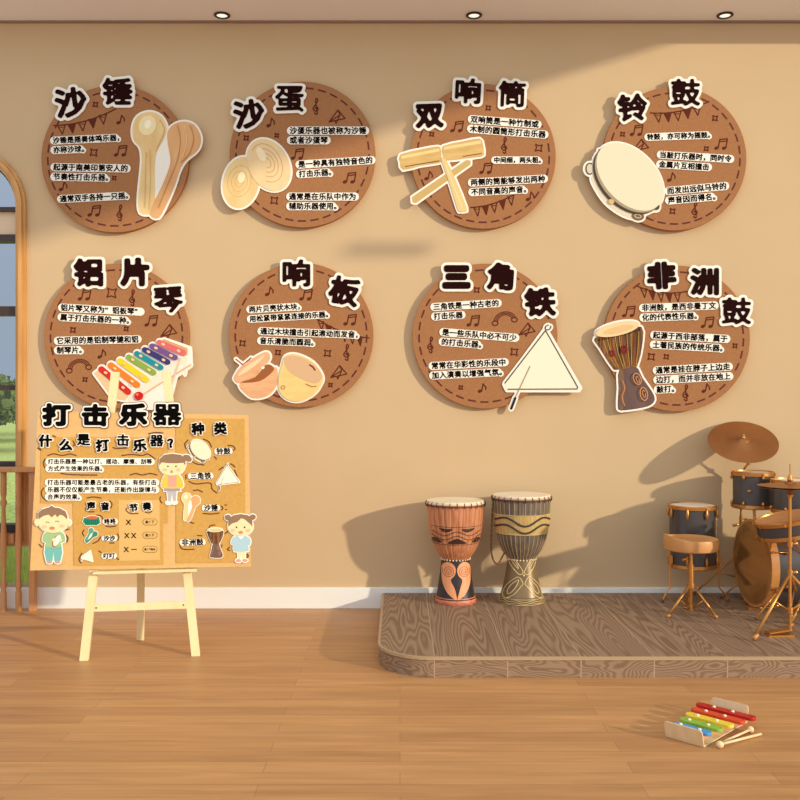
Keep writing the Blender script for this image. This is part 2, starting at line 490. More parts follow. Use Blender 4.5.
# ------------------------------------------------------------------ cut-out pictures. pieces: (name, kind, points, radius, colour)
def cutout(parent, MAP, name, pieces, A, grow, d0, th=.006, extra=None, h=.35, step=.0007):
    allp = []
    P2 = []
    for (nm, kind, pts, r, colr) in pieces:
        q = [A(*p) for p in pts]
        P2.append((nm, kind, q, r, colr)); allp += q
    if extra: ex = [[A(*p) for p in e] for e in extra]
    else: ex = []
    for e in ex: allp += e
    a = np.array(allp); F = Field(a[:, 0].min() - 8, a[:, 1].min() - 8, a[:, 0].max() + 8, a[:, 1].max() + 8, h)
    for nm, kind, q, r, colr in P2:
        if kind == 'poly': F.polys([q], margin=grow + 3)
        else: F.stroke(q, r, margin=grow + 3)
    for e in ex: F.polys([e], margin=grow + 3)
    F.blur(2)
    root = plate(name, F.loops(grow), MAP, d0, d0 + th, M_BACK, parent)
    d = d0 + th; order = []
    for i, (nm, kind, q, r, colr) in enumerate(P2):
        if order and order[-1][0] == nm and order[-1][1] == colr and order[-1][2] == kind: order[-1][3].append((q, r)); continue
        order.append((nm, colr, kind, [(q, r)]))
    for nm, colr, kind, qs in order:
        m = colr if isinstance(colr, bpy.types.Material) else cmat(colr)
        if kind == 'poly' and len(qs) == 1: L = [qs[0][0]]
        elif kind == 'poly':
            aa = np.array([p for q, r in qs for p in q])
            G = Field(aa[:, 0].min() - 1, aa[:, 1].min() - 1, aa[:, 0].max() + 1, aa[:, 1].max() + 1, h * .6)
            for q, r in qs: G.polys([q], margin=1)
            L = G.loops(0, 4)
        else:
            aa = np.array([p for q, r in qs for p in q]); rr = max(r for q, r in qs)
            G = Field(aa[:, 0].min() - rr - 1, aa[:, 1].min() - rr - 1, aa[:, 0].max() + rr + 1, aa[:, 1].max() + rr + 1, min(.3, max(rr / 2.5, .1)))
            for q, r in qs: G.stroke(q, r, margin=1)
            L = G.loops(0, 4)
        plate(nm, L, MAP, d, d + step, m, root)
        d += step
    return root

WOOD1 = mat('print_pale_wood', (238, 205, 142), .7, var=(226, 184, 116), scale=(14, 14, 5))
WOOD2 = mat('print_tan_wood', (226, 172, 112), .7, var=(212, 150, 90), scale=(14, 14, 5))
WOOD3 = mat('print_bamboo', (222, 182, 110), .7, var=(205, 160, 88), scale=(8, 8, 40))
CASTA = mat('print_peach_wood', (234, 178, 128), .7, var=(224, 160, 108), scale=(12, 12, 40))
STRIPE = mat('print_striped_cloth', (44, 28, 22), .8, var=(150, 96, 40), scale=(90, 90, 8), detail=1)
DARKWD = mat('print_dark_wood', (84, 56, 50), .7, var=(112, 82, 70), scale=(10, 10, 3))

def maracas_pieces(c1=None, c2=None):
    L = smooth_poly([(478, 207), (525, 225), (548, 272), (535, 320), (510, 360), (500, 420), (500, 520), (497, 600), (480, 618), (440, 612), (433, 560), (440, 480), (447, 400), (440, 350), (415, 320), (410, 270), (430, 225)], 3)
    R = smooth_poly([(618, 246), (660, 262), (684, 310), (672, 360), (625, 400), (600, 440), (580, 500), (550, 570), (515, 632), (480, 620), (490, 580), (520, 520), (550, 450), (562, 400), (552, 340), (550, 290), (575, 258)], 3)
    ps = [('maraca_print', 'poly', L, 0, c1 or WOOD1), ('maraca_print', 'poly', R, 0, c2 or WOOD2)]
    if c1 is None:
        ps += [('highlight_print', 'poly', ell(470, 262, 34, 40, 20), 0, (244, 220, 164)), ('highlight_print', 'poly', ell(472, 258, 13, 18, 20), 0, (252, 240, 204)),
               ('grain_print', 'stroke', smooth_line([(520, 240), (538, 280), (520, 330), (505, 365)]), .35, (206, 156, 104)),
               ('grain_print', 'stroke', smooth_line([(465, 370), (462, 460), (460, 590)]), .3, (214, 176, 112)),
               ('grain_print', 'stroke', smooth_line([(480, 360), (482, 470), (478, 600)]), .3, (214, 176, 112)),
               ('grain_print', 'stroke', smooth_line([(590, 262), (602, 320), (590, 400), (550, 500), (515, 590)]), .4, (196, 134, 80)),
               ('grain_print', 'stroke', smooth_line([(640, 262), (655, 310), (640, 370), (605, 410)]), .4, (196, 134, 80)),
               ('grain_print', 'stroke', smooth_line([(618, 262), (628, 320), (612, 390)]), .35, (240, 196, 140))]
    ex = [[(500, 330), (560, 330), (590, 400), (545, 480), (498, 560)]]
    return ps, ex

def eggs_pieces():
    a = ell(124, 490, 72, 104, 12); b = ell(235, 420, 80, 110, -28)
    ps = [('egg_shaker_print', 'poly', a, 0, WOOD1)]
    for k in (.75, .5, .28): ps.append(('grain_print', 'stroke', [(x, y) for x, y in ell(118, 485, 62 * k, 84 * k, 12)] + [ell(118, 485, 62 * k, 84 * k, 12)[0]], .3, (216, 176, 110)))
    ps.append(('highlight_print', 'poly', ell(126, 470, 14, 22, 12), 0, (250, 232, 180)))
    ps += [('egg_shaker_print', 'poly', b, 0, mat('print_pale_wood_b', (234, 194, 140), .7, var=(240, 208, 150), scale=(14, 14, 5)))]
    for k in (.85, .62, .42, .22): ps.append(('grain_print', 'stroke', ell(228, 412, 66 * k, 96 * k, -28, 30, -120, 130), .32, (204, 156, 104)))
    ps.append(('highlight_print', 'poly', ell(205, 378, 16, 30, -28), 0, (250, 224, 178)))
    return ps, None

def tube_pieces():
    ps = [('beater_print', 'poly', [(88, 548), (305, 400), (322, 402), (322, 418), (105, 572), (90, 570)], 0, (206, 170, 104)),
          ('woodblock_print', 'poly', smooth_poly([(42, 378), (120, 358), (192, 346), (203, 360), (206, 400), (196, 412), (120, 424), (52, 440), (40, 410)], 2), 0, WOOD3),
          ('woodblock_print', 'poly', smooth_poly([(212, 344), (290, 326), (358, 314), (372, 340), (376, 372), (366, 386), (300, 394), (226, 402), (212, 380)], 2), 0, WOOD3),
          ('highlight_print', 'poly', [(44, 384), (196, 354), (198, 366), (46, 396)], 0, (236, 206, 138)),
          ('highlight_print', 'poly', [(216, 348), (362, 322), (366, 334), (216, 360)], 0, (236, 206, 138)),
          ('slot_print', 'stroke', [(62, 426), (196, 404)], .4, (112, 76, 40)), ('slot_print', 'stroke', [(292, 386), (366, 374)], .4, (112, 76, 40)),
          ('beater_print', 'poly', smooth_poly([(205, 396), (222, 396), (262, 480), (306, 590), (300, 606), (280, 606), (270, 596), (240, 500), (212, 420)], 2), 0, (232, 196, 130)),
          ('highlight_print', 'stroke', [(222, 420), (288, 592)], .5, (246, 218, 160))]
    return ps, None

def tamb_pieces():   # close-up units: 8 per pixel from (580,130)
    E2 = lambda cx, cy, a, b, r=46, **k: ell(cx, cy, a, b, r, 44, **k)
    ps = [('frame_print', 'poly', smooth_poly([(135, 215), (110, 330), (90, 390), (130, 480), (200, 580), (300, 660), (400, 705), (480, 700), (560, 650), (620, 620), (400, 380)], 4), 0, (228, 208, 176)),
          ('jingle_print', 'poly', ell(75, 310, 36, 48, 0), 0, (214, 200, 170)), ('jingle_print', 'stroke', ell(78, 310, 30, 44, 0, 20, 60, 300), .6, (92, 74, 50)),
          ('jingle_print', 'stroke', [(150, 160), (175, 158), (165, 175)], .6, (92, 74, 50)),
          ('jingle_print', 'poly', ell(462, 690, 50, 34, 10), 0, (120, 96, 62)), ('jingle_print', 'stroke', ell(462, 690, 26, 14, 10, 20), .4, (212, 190, 150)),
          ('jingle_print', 'poly', ell(612, 614, 24, 26, 10), 0, (90, 72, 50)),
          ('frame_print', 'poly', E2(372, 402, 322, 212), 0, (74, 62, 48)),
          ('frame_print', 'poly', E2(384, 392, 320, 206), 0, (172, 150, 118)),
          ('drum_skin_print', 'poly', E2(398, 376, 322, 205), 0, (238, 218, 182)),
          ('bolt_print', 'poly', ell(248, 575, 24, 20, 20), 0, (218, 178, 116))]
    return ps, None

def xylo_pieces():   # units: 6.667 per pixel from (80,330)
    cols = [(212, 44, 30), (238, 128, 38), (246, 206, 40), (140, 170, 62), (30, 142, 150), (62, 52, 112), (122, 78, 132), (226, 104, 104)]
    st = [(145, 262), (208, 236), (270, 208), (328, 182), (382, 158), (434, 132), (484, 108), (532, 84)]
    en = [(322, 412), (382, 366), (442, 330), (492, 284), (540, 250), (586, 214), (636, 184), (688, 150)]
    ps = [('frame_print', 'poly', [(92, 288), (126, 262), (330, 430), (300, 470), (215, 455)], 0, (234, 194, 146)),
          ('frame_print', 'poly', [(318, 440), (700, 165), (716, 200), (700, 300), (690, 220), (560, 320), (430, 430), (330, 478)], 0, (244, 226, 196)),
          ('frame_print', 'poly', [(540, 78), (560, 60), (718, 122), (716, 165), (690, 178)], 0, (218, 164, 112)),
          ('beater_print', 'stroke', [(420, 430), (738, 232)], .7, (226, 178, 130)), ('beater_print', 'stroke', [(668, 190), (600, 400)], .8, (232, 196, 160))]
    for c, a, b in zip(cols, st, en): ps.append(('bar_print', 'stroke', [a, b], 3.1 if a[0] < 300 else 2.8, c))
    pg = (244, 200, 140)
    for a, b in zip(st, en):
        for t in (.14, .80): ps.append(('peg_print', 'stroke', [(a[0] + (b[0] - a[0]) * t, a[1] + (b[1] - a[1]) * t), (a[0] + (b[0] - a[0]) * t + 8, a[1] + (b[1] - a[1]) * t + 4)], 1.2, pg))
    ps.append(('beater_ball_print', 'poly', ell(395, 440, 30, 29), 0, (206, 30, 24)))
    ps.append(('highlight_print', 'poly', ell(385, 430, 10, 8), 0, (240, 120, 100)))
    ex = [[(560, 60), (735, 120), (740, 240), (640, 310), (585, 520), (300, 520), (330, 430)]]
    return ps, ex

def casta_pieces():  # units 7.273 per pixel from (225,340)
    ps = [('cord_print', 'stroke', [(80, 140), (130, 180), (190, 130)], .55, (150, 20, 24)),
          ('castanet_print', 'poly', smooth_poly([(112, 306), (350, 195), (384, 260), (376, 330), (320, 400), (230, 425), (160, 400)], 4), 0, CASTA),
          ('inner_print', 'poly', smooth_poly([(108, 308), (220, 270), (300, 180), (352, 196), (345, 232), (250, 300)], 3), 0, (160, 92, 46)),
          ('castanet_print', 'poly', smooth_poly([(68, 268), (120, 190), (210, 130), (290, 88), (325, 104), (320, 150), (240, 235), (110, 310), (74, 296)], 3), 0, CASTA),
          ('highlight_print', 'poly', smooth_poly([(90, 262), (150, 196), (250, 132), (290, 112), (240, 170), (150, 236)], 3), 0, (248, 208, 160)),
          ('cord_print', 'poly', ell(276, 202, 14, 10, -30), 0, (246, 232, 200)),
          ('castanet_print', 'poly', smooth_poly([(414, 180), (440, 116), (520, 104), (640, 160), (710, 260), (696, 330), (640, 400), (540, 446), (450, 430), (396, 370), (390, 280)], 4), 0, mat('print_yellow_wood', (240, 206, 130), .7, var=(232, 192, 112), scale=(12, 12, 40))),
          ('castanet_print', 'poly', smooth_poly([(432, 140), (480, 112), (580, 134), (680, 210), (706, 270), (660, 316), (560, 286), (460, 220)], 4), 0, (218, 174, 130)),
          ('inner_print', 'stroke', smooth_line([(590, 320), (630, 338), (664, 336)]), .45, (170, 116, 62)),
          ('cord_print', 'stroke', [(618, 182), (640, 196), (656, 218)], .7, (140, 20, 24)),
          ('inner_print', 'stroke', ell(424, 344, 13, 13, 0, 14) + [(437, 344)], .3, (180, 130, 70))]
    return ps, None

def tri_pieces():
    ps = [('triangle_print', 'poly', [(622, 352), (762, 592), (756, 602), (468, 602), (456, 578)], 0, (244, 230, 198)),
          ('triangle_print', 'stroke', [(460, 572), (622, 362), (750, 588), (748, 596), (472, 597)], .62, (96, 86, 72)),
          ('cord_print', 'stroke', ell(632, 350, 12, 9, -30, 14, 0, 300), .5, (66, 50, 40)),
          ('beater_print', 'stroke', [(560, 505), (502, 628)], .42, (160, 130, 100)),
          ('beater_handle_print', 'stroke', [(501, 632), (485, 674)], 1.15, (30, 24, 22))]
    return ps, None

def djem_pieces():   # units 7.625 per pixel from (585,310)
    ps = [('drum_foot_print', 'poly', smooth_poly([(262, 455), (385, 430), (440, 520), (528, 655), (505, 722), (400, 752), (275, 765), (250, 735), (256, 600)], 3), 0, DARKWD),
          ('drum_foot_print', 'poly', smooth_poly([(262, 460), (290, 470), (300, 600), (290, 755), (262, 745), (258, 600)], 3), 0, (128, 92, 72)),
          ('drum_bowl_print', 'poly', smooth_poly([(75, 212), (250, 170), (430, 128), (432, 290), (400, 418), (380, 432), (242, 456), (202, 430), (112, 290)], 3), 0, STRIPE)]
    for i in range(11):
        t = (i + .5) / 11
        ps.append(('rope_print', 'stroke', smooth_line([(90 + 335 * t, 222 - 80 * t), (130 + 285 * t, 330 - 50 * t), (212 + 185 * t, 440 - 22 * t)]), .24, (206, 160, 56) if i % 3 else (150, 60, 40)))
    for i in range(10):
        t = (i + .5) / 10
        ps.append(('knot_print', 'stroke', [(90 + 335 * t, 224 - 82 * t), (95 + 335 * t, 236 - 82 * t)], .7, (60, 26, 20)))
    ps += [('motif_print', 'stroke', ell(296, 300, 22, 26, 0, 12), .9, (130, 26, 30)), ('motif_print', 'stroke', ell(205, 330, 14, 20, 0, 12), .8, (130, 26, 30)),
           ('drum_skin_print', 'poly', ell(245, 146, 168, 50, -13), 0, (240, 204, 150)),
           ('drum_skin_print', 'poly', ell(252, 150, 120, 26, -13), 0, (228, 186, 128)),
           ('carving_print', 'stroke', ell(395, 525, 28, 44, -20, 18) + [ell(395, 525, 28, 44, -20, 18)[0]], .5, (206, 138, 80)),
           ('carving_print', 'stroke', ell(445, 640, 28, 50, -10, 18) + [ell(445, 640, 28, 50, -10, 18)[0]], .5, (206, 138, 80)),
           ('carving_print', 'stroke', ell(398, 530, 10, 24, -20, 12), .4, (206, 138, 80)), ('carving_print', 'stroke', ell(446, 640, 10, 28, -10, 12), .4, (206, 138, 80)),
           ('carving_print', 'stroke', smooth_line([(285, 540), (300, 600), (280, 660), (300, 730)]), .4, (206, 138, 80))]
    return ps, None

# ------------------------------------------------------------------ the eight round signs
SIGNS = [
 dict(o=(30, 60), c=(115, 158.7), r=73.7, title=[('沙', 71, 102.5, 30, 8, 1.2), ('锤', 117.5, 91.5, 28.5, 0, .8)],
      text=[(90, 322, 285, 2.5, ['沙锤是摇奏体鸣乐器，', '亦称沙球。']), (92, 428, 300, -1, ['起源于南美印第安人的', '节奏性打击乐器。']), (118, 556, 292, 3, ['通常双手各持一只摇。'])],
      dood=[('bunting', 95, 262, 342, 196, 5), ('spark', 262, 178, 10), ('note', 360, 238), ('note2', 362, 362), ('spark', 255, 370, 15), ('spark', 337, 472, 8), ('note', 130, 505), ('note2', 257, 602), ('clef', 360, 612)],
      cut=('maraca_cutout', maracas_pieces, (30, 60, 4)),
      label='round brown wall sign with a pair of maracas pictured, first in the upper row', g=None),
 dict(o=(210, 60), c=(302.5, 154.5), r=73, title=[('沙', 249, 114, 29, 8, 1.2), ('蛋', 289.5, 99, 28, 0, .62)],
      text=[(318, 282, 308, 0, ['沙蛋乐器也被称为沙锤', '或者沙蛋琴']), (352, 418, 300, 3.5, ['是一种具有独特音色的', '打击乐器。']), (315, 546, 270, 0, ['通常是在乐队中作为', '辅助乐器使用。'])],
      dood=[('clef', 424, 186), ('plane', 508, 228), ('note', 240, 250), ('spark', 145, 312, 10), ('spark', 267, 302, 8), ('note2', 350, 375), ('note2', 558, 470), ('spark', 257, 562, 15)],
      cut=('egg_shaker_cutout', eggs_pieces, (210, 60, 4)), label='round brown wall sign with two wooden egg shakers pictured'),
 dict(o=(390, 60), c=(483.3, 156.3), r=72.5, title=[('双', 429.5, 116, 25.5, 2, 1.4), ('响', 468, 91, 26, -3, .8), ('筒', 512, 94, 27, -2, .62)],
      text=[(322, 236, 275, -4.5, ['双响筒是一种竹制或', '木制的圆筒形打击乐器']), (415, 400, 205, 0, ['中间细，两头粗。']), (322, 490, 300, 3, ['两侧的筒能够发出两种', '不同音高的声音。'])],
      dood=[('note2', 268, 265), ('spark', 393, 192, 10), ('spark', 167, 297, 9), ('clef', 458, 342), ('spark', 595, 352, 15), ('note2', 384, 432), ('note', 152, 462), ('note', 558, 545), ('bunting', 322, 590, 525, 520, 5)],
      cut=('woodblock_cutout', tube_pieces, (390, 60, 4)), label='round brown wall sign with a tubular woodblock and crossed beater pictured'),
 dict(o=(570, 60), c=(674.5, 158.5), r=72, title=[('铃', 632.5, 107.5, 28, 4, .9), ('鼓', 685.5, 92.5, 28, 0, .65)],
      text=[(308, 308, 270, 2, ['铃鼓，亦可称为摇鼓。']), (358, 378, 290, -3.5, ['当敲打乐器时，同时令', '金属片互相撞击']), (388, 524, 240, 5, ['而发出远似马铃的', '声音因而得名。'])],
      dood=[('bunting', 322, 212, 556, 166, 5), ('spark', 580, 233, 11), ('note2', 266, 280), ('spark', 210, 297, 9), ('plane', 282, 345), ('note2', 604, 335), ('spark', 545, 355, 9), ('note', 403, 468), ('spark', 410, 605, 11), ('clef', 500, 600)],
      cut=('tambourine_cutout', tamb_pieces, (580, 130, 8)), label='round brown wall sign with a tilted tambourine pictured'),
 dict(o=(30, 240), c=(116.5, 336), r=72.5, title=[('铝', 88.5, 272.5, 28.5, 0, 1.2), ('片', 135, 272, 27.5, 0, 1.75), ('琴', 168.5, 300, 28, 4, .72)],
      text=[(122, 270, 325, -3, ['铝片琴又称为“铝板琴”', '属于打击乐器的一种。']), (105, 403, 330, 1, ['它采用的是铝制琴键和铝', '制琴片。'])],
      dood=[('note2', 218, 218), ('spark', 327, 212, 20), ('clef', 410, 232), ('note2', 485, 322), ('plane', 555, 366), ('spark', 172, 360, 11), ('spark', 385, 355, 9), ('note', 285, 455), ('rainbow', 197, 505), ('spark', 220, 558, 9)],
      cut=('xylophone_cutout', xylo_pieces, (80, 330, 6.667)), label='round brown wall sign with a rainbow xylophone pictured, above the easel board'),
 dict(o=(210, 240), c=(301, 335), r=72.3, title=[('响', 296.5, 273, 28, 0, .85), ('板', 344.5, 291, 28.5, -12, 1.1)],
      text=[(155, 278, 222, 3.5, ['两片贝壳状木块，', '用松紧带紧紧连接的乐器。']), (200, 364, 410, -2.2, ['通过木块撞击引起滚动而发音，', '音乐清脆而圆润。'])],
      dood=[('note', 235, 205), ('note2', 384, 218), ('note2', 560, 318), ('bunting', 420, 310, 636, 392, 6), ('spark', 130, 413, 12), ('spark', 272, 450, 11), ('spark', 470, 453, 14), ('clef', 547, 450), ('plane', 515, 530), ('spark', 482, 580, 8)],
      cut=('castanet_cutout', casta_pieces, (225, 340, 7.273)), label='round brown wall sign with two wooden castanets pictured'),
 dict(o=(390, 240), c=(485, 336), r=72.5, title=[('三', 456.5, 277, 25, 0, 2.5), ('角', 500.5, 276.5, 27, -4, 1.3), ('铁', 540, 302, 29, 2, 1.25)],
      text=[(172, 268, 265, 3.5, ['三角铁是一种古老的', '打击乐器']), (208, 368, 300, -4.5, ['是一些乐队中必不可少', '的打击乐器。']), (165, 504, 300, 3, ['常常在华彩性的乐段中', '加入演奏以增强气氛。'])],
      dood=[('spark', 347, 200, 11), ('rainbow', 460, 315), ('note2', 333, 322), ('clef', 163, 420), ('plane', 548, 360), ('spark', 497, 448, 15), ('note', 366, 592), ('spark', 283, 590, 8)],
      cut=('triangle_cutout', tri_pieces, (390, 240, 4)), label='round brown wall sign with a metal triangle and beater pictured'),
 dict(o=(570, 240), c=(677, 338.5), r=73, title=[('非', 661.5, 275.5, 27, 3, 1.5), ('洲', 704.5, 281.5, 27.5, 0, 1.35), ('鼓', 736.5, 311, 28, 0, .65)],
      text=[(287, 272, 298, 2, ['非洲鼓，是西非曼丁文', '化的代表性乐器。']), (332, 380, 300, -3, ['起源于西非部落，属于', '土著民族的传统乐器。']), (342, 522, 300, 3, ['通常是挂在脖子上边走', '边打，而并非放在地上', '敲打。'])],
      dood=[('bunting', 270, 185, 470, 205, 5), ('note2', 235, 285), ('note2', 550, 328), ('spark', 325, 467, 14), ('spark', 385, 467, 10), ('spark', 660, 423, 9), ('clef', 463, 612), ('note', 541, 592)],
      cut=('hand_drum_cutout', djem_pieces, (585, 310, 7.625)), label='round brown wall sign with an African goblet drum pictured, above the drum kit'),
]

TH = .034
def build_sign(S):
    cx, cy = S['c']; k = (D0 - TH) / FP; k2 = (D0 - TH - .006) / FP
    X0 = (cx - 400) * k; Z0 = CZ - (cy - 400) * k
    root = thing('wall_sign', (X0, 0, Z0), S['label'], 'wall sign', 'round instrument signs on the rear wall')
    MAP = lambda u, v: ((u - 400) * k - X0, CZ - (v - 400) * k - Z0)
    MAP2 = lambda u, v: ((u - 400) * k2 - X0, CZ - (v - 400) * k2 - Z0)
    Z = lambda x, y: (S['o'][0] + x / 4, S['o'][1] + y / 4)
    o = MB().lathe([(S['r'] * k, 0), (S['r'] * k, TH)], 128, (0, 0, 0), Matrix.Rotation(PI / 2, 3, 'X')).build('disc_board', M_DISC, root, bevel=.0015)
    # stitched border
    F = Field(cx - 76, cy - 76, cx + 76, cy + 76, .33)
    n = 33; rr = S['r'] - 6.5
    for i in range(n):
        a = 2 * PI * (i + .3) / n; da = 3.5 / rr
        F.stroke([(cx + rr * math.cos(a + da * t), cy + rr * math.sin(a + da * t)) for t in (-1, 0, 1)], .85, margin=1)
    plate('stitching', F.loops(0), MAP, TH, TH + .0006, mat('dark_red_stitch', (92, 30, 20), .8), root)
    F = Field(cx - 76, cy - 76, cx + 76, cy + 76, .25)
    doodles(F, S['dood'], Z)
    plate('doodle_print', F.loops(.17), MAP, TH, TH + .0005, M_DOODLE, root)
    for (zx, zy, w, rot, lines) in S['text']:
        x, y = Z(zx, zy); pitch = w / 4 / len(lines[0])
        text_strip(root, MAP2, lines, x, y, pitch, 9.6, rot, TH)
    for (ch, tx, ty, size, rot, bold) in S['title']:
        title_char(root, MAP2, ch, tx, ty, size * 1.0, rot, bold, TH)
    nm, fn, (ox, oy, s) = S['cut']
    ps, ex = fn()
    cutout(root, MAP2, nm, ps, lambda x, y: (ox + x / s, oy + y / s), 1.9, TH, extra=ex)
    return root

for S in SIGNS: build_sign(S)

# ------------------------------------------------------------------ room shell
XR = 3.5; XL = -4.2; HC = 3.26; SOF = .28
def zpx(y): return CZ - (y - 400) * WM
def xpx(x): return (x - 400) * WM

wcx = xpx(-33); z_spring = zpx(207)
R_out, R_in, R_gl = 60 * WM, 50.5 * WM, 48 * WM
z_wb = zpx(541)            # bottom of the window casing
z_bb = zpx(587)            # top of the baseboard
def wall_mesh():
    # outline pieces around the arched opening and the low opening under it
    mb = MB(); y0, y1 = 0.0, .16
    a, b = wcx - R_in, wcx + R_in
    mb.box(b, XR, y0, y1, z_wb - .03, 3.5); mb.box(b + .075, XR, y0, y1, 0, z_wb - .03)
    mb.box(XL, a, y0, y1, z_wb - .03, 3.5); mb.box(XL, a - .075, y0, y1, 0, z_wb - .03)
    mb.box(a - .075, b + .075, y0, y1, 0, z_bb - .01)
    mb.box(a, b, y0, y1, z_wb - .03, z_wb)
    # above the arch
    n = 28; pts = [(b, 3.5), (a, 3.5)] + [(wcx + R_in * math.cos(PI - PI * i / n), z_spring + R_in * math.sin(PI - PI * i / n)) for i in range(n + 1)]
    for i in range(n):
        t0, t1 = PI - PI * i / n, PI - PI * (i + 1) / n
        p = [(wcx + R_in * math.cos(t), z_spring + R_in * math.sin(t)) for t in (t0, t1)]
        mb.prism([p[0], p[1], (p[1][0], 3.5), (p[0][0], 3.5)], y0, y1)
    return mb
struct(wall_mesh().build('wall_back', M_WALL))
mb = MB()
mb.box(XR, XR + .2, -9.5, .16, 3.82, 6.5); mb.box(XR, XR + .2, -.85, .16, 0, 3.82); mb.box(XR, XR + .2, -9.7, -9.5, 0, 6.5)
struct(mb.build('wall_right', M_WALL))
mb = MB().box(XL, XR, -9.7, .16, -.12, 0)
struct(mb.build('floor', floor_material()))
def hole_ceiling():
    mb = MB().box(XL, XR, -SOF, 0, HC, HC + .25)
    return mb
struct(hole_ceiling().build('ceiling', M_CEIL))
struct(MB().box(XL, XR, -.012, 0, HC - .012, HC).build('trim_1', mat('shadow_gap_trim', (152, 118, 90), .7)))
# unseen bar on two wires, added to cast a soft shadow on the rear wall
mb = MB(); mb.tube([(XR + .05, -2.65, 3.115 + .45 * .15), (XR + .05, -2.35, 3.115 - .45 * .15)], .034, 10)
for y in (-2.63, -2.37): mb.tube([(XR + .05, y, 3.115 - .45 * (y + 2.5)), (XR + .05, y, 3.82)], .0012, 6)
struct(mb.build('shadow_bar', M_DARKFRAME))
# baseboard
mb = MB().box(XL, XR, -.018, 0, 0, z_bb)
struct(mb.build('baseboard_back', M_WHITE, bevel=.003))
struct(MB().box(XR - .018, XR, -.85, -.018, 0, z_bb).build('baseboard_right', M_WHITE))

# window: casing (structure), frame, panes
win = bpy.data.objects.new('window_1', None); win.location = (wcx, 0, 0); link(win); struct(win)
def arch_ring(mb, r0, r1, y0, y1, zb, n=28):
    pr = [(-1, zb)] + [(t, None) for t in range(n + 1)] + [(1, zb)]
    def pt(r, q):
        if q[1] is not None: return (wcx + q[0] * r, zb)
        t = PI - PI * q[0] / n
        return (wcx + r * math.cos(t), z_spring + r * math.sin(t))
    for i in range(len(pr) - 1):
        a, b = pr[i], pr[i + 1]
        p = [pt(r0, a), pt(r0, b), pt(r1, b), pt(r1, a)]
        mb.prism(p, y0, y1)
    return mb
arch_ring(MB((wcx, 0, 0)), 57 * WM, R_out, -.022, .0, z_wb).build('casing_outer', M_OAK, win)
arch_ring(MB((wcx, 0, 0)), 53.5 * WM, 57 * WM, -.036, .0, z_wb).build('casing_middle', M_OAK, win)
arch_ring(MB((wcx, 0, 0)), R_in - .002, 53.5 * WM, -.022, .05, z_wb).build('casing_inner', M_OAK, win)
for sx in (-1, 1):
    MB((wcx, 0, 0)).box(*sorted((wcx + sx * (R_out - .002), wcx + sx * (R_out + 5 * WM))), -.018, 0, z_wb, zpx(470)).build('casing_block', M_RAIL, win)
fr = MB((wcx, 0, 0)); arch_ring(fr, R_gl, R_in - .002, .01, .09, z_wb)
for ya, yb in ((206.5, 211), (234, 241), (306, 315), (385, 390), (462, 467), (525, 533)):
    fr.box(wcx - R_gl, wcx + R_gl, .01, .09, zpx(yb), zpx(ya))
fr.box(wcx - .02, wcx + .02, .015, .085, z_wb, zpx(241))
fr.build('window_frame', M_DARKFRAME, win)
MB((wcx, 0, 0)).box(wcx - R_gl, wcx + R_gl, .03, .07, zpx(234), zpx(211)).build('transom_panel', mat('cream_panel', (222, 192, 154), .7), win)
MB((wcx, 0, 0)).box(wcx - R_in, wcx + R_in, -.05, .12, z_wb - .006, zpx(533)).build('window_sill', M_RAIL, win)
glass = bpy.data.materials.new('window_glass'); glass.use_nodes = True
nt = glass.node_tree; nt.nodes.remove(nt.nodes['Principled BSDF'])
tr = nt.nodes.new('ShaderNodeBsdfTransparent'); gl = nt.nodes.new('ShaderNodeBsdfGlossy'); gl.inputs['Roughness'].default_value = .02
mx = nt.nodes.new('ShaderNodeMixShader'); mx.inputs[0].default_value = .025; tr.inputs[0].default_value = (.95, .96, .97, 1)
nt.links.new(tr.outputs[0], mx.inputs[1]); nt.links.new(gl.outputs[0], mx.inputs[2]); nt.links.new(mx.outputs[0], nt.nodes['Material Output'].inputs[0])
pg = MB((wcx, 0, 0))
n = 28; arc = [(wcx + R_gl * math.cos(PI * i / n), z_spring + R_gl * math.sin(PI * i / n)) for i in range(n + 1)]
pg.prism([(wcx - R_gl, zpx(206.5))] + list(reversed(arc)) + [(wcx + R_gl, zpx(206.5))], .048, .052)
for ya, yb in ((241, 306), (315, 385), (390, 462), (467, 525)): pg.box(wcx - R_gl, wcx + R_gl, .048, .052, zpx(yb), zpx(ya))
pg.build('glass_pane', glass, win)
w2 = MB().box(wcx - R_in - .075, wcx + R_in + .075, .05, .054, z_bb - .01, z_wb - .03)
struct(w2.build('window_2', glass))

# downlights
def downlight(px):
    c = P(px, 15, 4.915)
    root = thing('recessed_downlight', (c.x, c.y, HC), LBL[px], 'ceiling light', 'recessed downlights in the ceiling edge')
    MB().lathe([(.030, -.002), (.044, -.002), (.044, -.006), (.040, -.009), (.031, -.009), (.030, -.002)], 32).build('trim_ring', mat('black_light_ring', (50, 38, 30), .5), root)
    e = bpy.data.materials.get('lamp_glow')
    if e is None:
        e = bpy.data.materials.new('lamp_glow'); e.use_nodes = True; b = e.node_tree.nodes['Principled BSDF']
        b.inputs['Base Color'].default_value = (.9, .88, .8, 1); b.inputs['Emission Color'].default_value = (1, .93, .8, 1); b.inputs['Emission Strength'].default_value = .8
    MB().lathe([(0, -.006), (.018, -.0075), (.030, -.0035), (.030, -.001), (0, -.001)], 24).build('lamp_lens', e, root)
LBL = {222: 'small round recessed downlight in the ceiling above the egg shaker sign', 474: 'small round recessed downlight in the ceiling above the woodblock sign', 725: 'small round recessed downlight in the ceiling near the drum kit end'}
for px in LBL: downlight(px)

